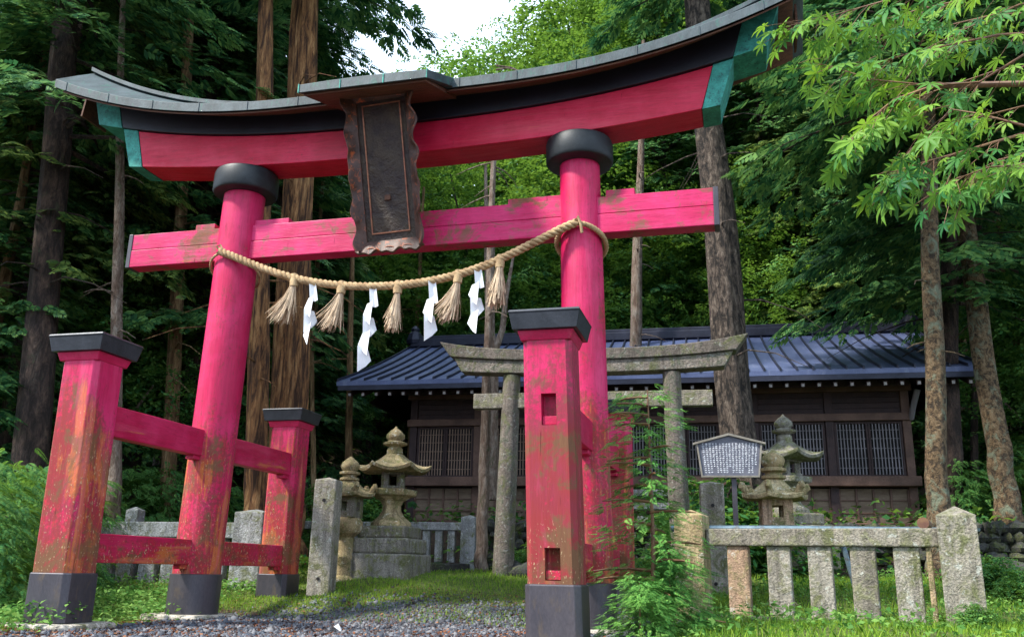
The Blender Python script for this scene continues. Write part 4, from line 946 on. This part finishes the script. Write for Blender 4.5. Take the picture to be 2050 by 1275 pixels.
# ------------------------------------------------------------------ shrubs and undergrowth
FRN = frond(11, 1., .30, .22, .16, 1.0)
SH1, sb1 = conifer_mesh(31, 1.5, .05, .95, 62, 26, .17, shape=.8, droop=.22, tmpl=FRN)
SH2 = broad_mesh(32, [(0, 0, .35, .55, .4), (.35, .2, .25, .4, .3), (-.35, .1, .3, .45, .3)], 420, .22, clump(16, .5, .5, .30, 9))
SH1.materials.append(M['leaf_bright']); SH2.materials.append(M['leaf_bright'])
gsh = 'green shrubs growing among the stones'
shp = []
for i, (px, D, s, kind, lab) in enumerate((
  (15, 10.6, 1.15, 1, 'broad layered fern-like shrub at the left edge beside the left side post'), (75, 12.4, 1.05, 1, 'feathery shrub behind the left side post'),
  (-50, 9.6, 1.0, 1, 'feathery shrub cut by the left edge of the picture'),
  (245, 15.2, 1.0, 1, 'feathery shrub behind the left stone fence'), (320, 15.6, 1.0, 1, 'feathery shrub behind the left fence near the red pillar'), (440, 15.5, .9, 1, 'feathery shrub between the two red left posts'),
  (150, 13.5, 1.0, 1, 'feathery shrub beside the bare grey trunk'),
  (650, 16.5, .95, 1, 'feathery shrub left of the tall golden lantern'), (725, 16.8, 1.2, 2, 'rounded leafy shrub under the left corner of the blue roof'),
  (1470, 13.9, 1.5, 2, 'rounded leafy shrub behind the notice board'), (1420, 14.2, 1.9, 2, 'tall leafy shrub at the foot of the massive cedar'), (1540, 13.3, 1.2, 2, 'leafy shrub beside the pole of the notice board'),
  (1370, 12.0, .9, 2, 'leafy shrub at the foot of the right stone torii pillar'),
  (1985, 11.4, .55, 2, 'low leafy plant right of the big granite fence post'), (2040, 10.5, .5, 2, 'low leafy plant at the lower right edge'), (1930, 8.0, .28, 2, 'small weed at the foot of the big granite fence post'),
  (1100, 14.6, .5, 2, 'small plant growing on the rubble bank'), (1040, 14.9, .45, 2, 'small plant on the rubble bank beside the torii pillar'),
  (1930, 15.4, .8, 1, 'feathery shrub on the slope right of the shrine'), (2040, 15.4, .9, 1, 'feathery shrub on the slope at the right edge'))):
    p = at(px, 1050, D); nm = 'fern_shrub' if kind == 1 else 'leafy_shrub'
    e = bpy.data.objects.new(nm, SH1 if kind == 1 else SH2); link(e); tag(e, lab, 'shrub', gsh)
    e.location = (p[0], p[1], hz(p[0], p[1])); e.rotation_euler = (0, 0, i*1.1); e.scale = (s,)*3
# sapling in front of the right fence
NED = frond(12, 1., .30, .06, .11, 1.0)
sp_, sbr = conifer_mesh(41, 2.1, .0, .37, 54, 19, .105, shape=.9, droop=.15, tmpl=NED, inner=.15)
sp_.materials.append(M['leaf_fir'])
e = empty('fir_sapling', (3.0, -1.45, hz(2.97, -1.45)), 0, label='bright green young fir growing at the foot of the right red pillar', cat='young tree')
crown_obj(sp_, 'leaf_fir', e, 'foliage'); o = bpy.data.objects.new('branches', mbmesh(sbr, 'branches', 'twig')); link(o, e)
MB().tube([(0, 0, -.05), (.02, 0, .8), (0, 0, 2.1)], [.025, .017, .005], 8).build('trunk', 'twig', e, 0, 60)
sp2, sbr2 = conifer_mesh(43, 1.0, .0, .50, 50, 34, .12, shape=.7, droop=.15, tmpl=NED, inner=.15); sp2.materials.append(M['leaf_fir'])
for i, (x, y, s, lab) in enumerate(((3.14, -1.35, .62, 'low spreading fir seedling right of the young fir'), (2.96, -2.0, .5, 'low fir seedling nearest the camera beside the right front post'))):
    e = empty('fir_seedling', (x, y, hz(x, y)), i*2., label=lab, cat='young tree'); e.scale = (s,)*3
    crown_obj(sp2, 'leaf_fir', e, 'foliage'); MB().tube([(0, 0, -.05), (0, 0, .5), (0, 0, .95)], [.02, .012, .004], 6).build('trunk', 'twig', e, 0, 60)
# grass, weeds, pebbles, litter
def sample(n, x0_, x1_, y0_, y1_, mask):
    X = rng.uniform(x0_, x1_, n); Y = rng.uniform(y0_, y1_, n); k = rng.uniform(0, 1, n) < mask(X, Y); return X[k], Y[k]
def bushy(X, Y, s=1.7, o=0): return .5+.5*np.sin(X*s+o)*np.sin(Y*s*1.3+o*2)
def blades(n, x0_, x1_, y0_, y1_, mask, h, wd, name, mat, label):
    X, Y = sample(n, x0_, x1_, y0_, y1_, mask); n = len(X); Z = height(X, Y)-.005
    a = rng.uniform(0, 2*np.pi, n); hh = h*rng.uniform(.4, 1.25, n)*(.6+.6*bushy(X, Y)); ln = rng.normal(0, .35, (n, 2))*hh[:, None]
    b = np.stack([X, Y, Z], -1); sd_ = np.stack([np.cos(a), np.sin(a), 0*a], -1)*wd
    mid = b+np.stack([ln[:, 0]*.35, ln[:, 1]*.35, hh*.6], -1); tip = b+np.stack([ln[:, 0], ln[:, 1], hh], -1)
    V = np.stack([b-sd_, b+sd_, mid+sd_*.7, tip, mid-sd_*.7], 1).reshape(-1, 3); Fc = np.arange(n)[:, None]*5+np.arange(5)[None]
    return fin(npmesh(name, V, Fc), name, mat, label=label, cat='grass', kind='stuff')
def gm2(X, Y): return grass_mask(X, Y)*(.35+.65*bushy(X, Y, 1.2, 1))
blades(150000, -6, 3, -3.4, 5, gm2, .055, .0035, 'grass', 'leaf_grass', 'short bright green grass between the gate and the stone torii')
blades(70000, 3, 9, -4, 5.5, gm2, .09, .004, 'grass', 'leaf_grass', 'green grass around the right granite fence')
LF = (np.array([(0, 0, 0), (.5, .32, .12), (1., 0, .0), (.5, -.32, .12)]), np.array([(0, 1, 2, 3)]))
def leafy(n, x0_, x1_, y0_, y1_, mask, h, sz, name, mat, label, flat=False, cat='ground plants'):
    X, Y = sample(n, x0_, x1_, y0_, y1_, mask); n = len(X)
    top = rng.uniform(0, 1, n)**.7*h*(.3+.9*bushy(X, Y, 3.1, 2)); pos = np.stack([X, Y, height(X, Y)+.006+(0 if flat else top)], -1)
    xd = rng.normal(0, 1, (n, 3)); xd[:, 2] = rng.normal(0, .12 if flat else .4, n)
    up = np.array([0, 0, 1.])+rng.normal(0, .2 if flat else .45, (n, 3))
    V, Fc = scatter(*LF, pos, xd, up, sz*rng.uniform(.5, 1.4, n)); return fin(npmesh(name, V, Fc), name, mat, label=label, cat=cat, kind='stuff')
leafy(16000, -5.5, -1.7, -2.9, 2.4, lambda X, Y: np.clip(sm(-X, 2.0+.25*np.clip(Y, -2, 1.5), 2.7)*(bushy(X, Y, 1.9, .5)+.25), 0, 1), .20, .055, 'weeds', 'leaf_weed', 'leafy weeds around the left posts of the red gate')
leafy(16000, 2.7, 8, -3.4, 4.8, lambda X, Y: np.clip(sm(X, 2.75, 3.3)*(bushy(X, Y, 1.5, 1.5)-.05), 0, 1), .16, .05, 'weeds', 'leaf_weed', 'leafy weeds around the right granite fence')
leafy(60000, -16, 14, 5, 26, lambda X, Y: .75+0*X, .50, .13, 'undergrowth', 'leaf_broad', 'dark undergrowth on the forest floor behind the shrine')
leafy(26000, -16, -2.5, 2.7, 9, lambda X, Y: .8+0*X, .35, .09, 'undergrowth', 'leaf_broad', 'green undergrowth below the trees behind the left fence')
leafy(52000, -2.6, 3.2, -5, 2.5, lambda X, Y: np.clip(.22+.75*(1-sm(Y+.5*bushy(X, Y, 1.3, 1), -1.1, .3)), 0, 1), .01, .036, 'fallen_leaves', 'litter', 'brown fallen leaves scattered over the gravel path', True, 'fallen leaves')
PB_ = (lambda t_: (np.array([(t_, t_*.8, 0), (-t_, .7*t_, 0), (-.9*t_, -t_, 0), (t_, -.9*t_, 0), (0, .1*t_, .9*t_), (0, 0, -.5*t_)]), np.array([(0, 1, 4), (1, 2, 4), (2, 3, 4), (3, 0, 4), (1, 0, 5), (2, 1, 5), (3, 2, 5), (0, 3, 5)])))(1.)
X, Y = sample(42000, -2.6, 3.2, -6.5, 2.6, lambda X, Y: np.clip(path_mask(X, Y)*(.3+.8*bushy(X, Y, .9, 2)), 0, 1)); n = len(X)
V, Fc = scatter(*PB_, np.stack([X, Y, height(X, Y)+.002], -1), rng.normal(0, 1, (n, 3)), rng.normal(0, 1, (n, 3)), rng.gamma(3, .0035, n)+.005)
M['pebble'] = leafmat('gravel_stone', [(.1, (.05, .035, .028)), (.35, (.06, .065, .08)), (.55, (.08, .095, .12)), (.9, (.20, .20, .21))], 0., .8, nscale=2)
fin(npmesh('gravel', V, Fc), 'gravel', 'pebble', label='loose blue-grey gravel on the path', cat='gravel', kind='stuff')
# ------------------------------------------------------------------ foreground maple
def maple_leaf():
    lob = [(-2.35, .42), (-1.45, .72), (-.72, .92), (0, 1.05), (.72, .92), (1.45, .72), (2.35, .42)]
    V = [(0, 0, 0)]; Fc = []
    for i, (a, l_) in enumerate(lob):
        k = len(V); hw = .10*l_+.025
        ca_, sa = math.cos(a), math.sin(a); z1 = -.05*l_; z2 = -.22*l_*l_
        V += [(ca_*l_*.45+sa*hw, sa*l_*.45-ca_*hw, z1+.04), (ca_*l_*.72+sa*hw*.75, sa*l_*.72-ca_*hw*.75, z1*1.6+.03), (ca_*l_, sa*l_, z2), (ca_*l_*.72-sa*hw*.75, sa*l_*.72+ca_*hw*.75, z1*1.6+.03), (ca_*l_*.45-sa*hw, sa*l_*.45+ca_*hw, z1+.04), (ca_*l_*.7, sa*l_*.7, z1*1.4-.02)]
        Fc += [(0, k, k+5, k+5), (k, k+1, k+5, k+5), (k+1, k+2, k+5, k+5), (k+2, k+3, k+5, k+5), (k+3, k+4, k+5, k+5), (k+4, 0, k+5, k+5)]
    return np.array(V), np.array([f[:3] for f in Fc])
ML = maple_leaf()
mp = empty('maple_tree', (6.6, -6.3, -.05), 0, label='maple branches with star-shaped bright green leaves reaching in at the upper right', cat='tree')
mb0 = np.array(mp.location); rs = np.random.default_rng(9)
tw = [[(2190, 60, 2.9), (2050, 110, 2.8), (1960, 165, 2.8), (1870, 172, 2.85), (1750, 160, 2.9), (1650, 130, 3.0)],
      [(2190, 60, 2.9), (2000, 70, 2.8), (1830, 105, 2.9), (1740, 130, 3.0)],
      [(1870, 172, 2.85), (1790, 200, 2.85), (1740, 240, 2.85), (1706, 275, 2.85)],
      [(2200, 300, 2.5), (2050, 252, 2.5), (1960, 228, 2.55), (1900, 218, 2.6)],
      [(2150, 240, 2.8), (1990, 285, 2.75), (1905, 310, 2.8), (1850, 325, 2.8), (1785, 345, 2.8)],
      [(2180, 330, 2.6), (2060, 330, 2.6), (1980, 335, 2.6), (1910, 360, 2.6)],
      [(2150, -60, 2.7), (1950, -40, 2.7), (1780, 0, 2.9), (1690, 25, 3.0), (1600, 50, 3.1)],
      [(2150, -60, 3.2), (1930, 0, 3.2), (1840, 20, 3.2), (1770, 40, 3.2), (1700, 50, 3.2)],
      [(2180, 120, 3.6), (2000, 140, 3.7), (1850, 190, 3.7), (1760, 240, 3.7)],
      [(2180, 180, 3.9), (2020, 220, 3.9), (1900, 250, 4.0), (1820, 300, 4.0)],
      [(2180, 20, 4.2), (1990, 30, 4.2), (1860, 60, 4.3), (1700, 80, 4.4)],
      [(2200, -20, 3.4), (2040, 10, 3.4), (1930, 60, 3.5), (1850, 100, 3.5)],
      [(2200, 300, 3.2), (2080, 300, 3.2), (2000, 320, 3.2), (1950, 345, 3.2)]]
m = MB(); LP, LX, LU, LS = [], [], [], []
for ti, t_ in enumerate(tw):
    P = [at(a, b, D)-mb0 for a, b, D in t_]; n = len(P)
    m.tube(P, [.006-.0048*i/(n-1) for i in range(n)], 6)
    seg = [(P[i], P[i+1]) for i in range(n-1)]; cntl = 50 if ti != 3 else 26
    for k in range(cntl):
        q = rs.uniform(.0, 1)**.75*(n-1); i = min(int(q), n-2); f_ = q-i; p = P[i]*(1-f_)+P[i+1]*f_
        if k < 3: p = P[-1]+rs.normal(0, .02, 3)
        dirt = unit(P[i+1]-P[i]); sd_ = np.cross(dirt, [0, 0, 1]); sd_ = unit(sd_)*rs.choice([-1, 1])
        pet = dirt*rs.uniform(.3, 1)+sd_*rs.uniform(.1, .9)+np.array([0, 0, -rs.uniform(.1, .9)]); pet = unit(pet)*rs.uniform(.04, .17)
        e_ = p+pet; m.tube([p, p+pet*.5+np.array([0, 0, .006]), e_], .0012, 4)
        x = unit(pet)+np.array([0, 0, -.6])+rs.normal(0, .32, 3); LP.append(e_); LX.append(x); LU.append(np.array([0, 0, 1.])-.6*HD*0+rs.normal(0, .35, 3)); LS.append(rs.choice([.04, .055, .068, .08])*rs.uniform(.85, 1.15))
V, Fc = scatter(*ML, np.array(LP), np.array(LX), np.array(LU), np.array(LS))
me = npmesh('leaves', V, Fc); fin(me, 'leaves', 'leaf_maple', mp)
# limbs back to a trunk outside the frame
root = at(2400, 200, 3.6)-mb0
for t_ in tw:
    p = at(*t_[0])-mb0; m.tube([p, (p+root)/2+np.array([0, 0, .05]), root], [.010, .014, .02], 6)
m.build('twigs', 'twig', mp, 0, 60)
m = MB().tube([(0, 0, 0), (.05, .05, 1.2), tuple(root), tuple(root+np.array([.2, .1, 1.2]))], [.12, .09, .07, .03], 12); m.build('trunk', 'bark_pale', mp, 0, 60)
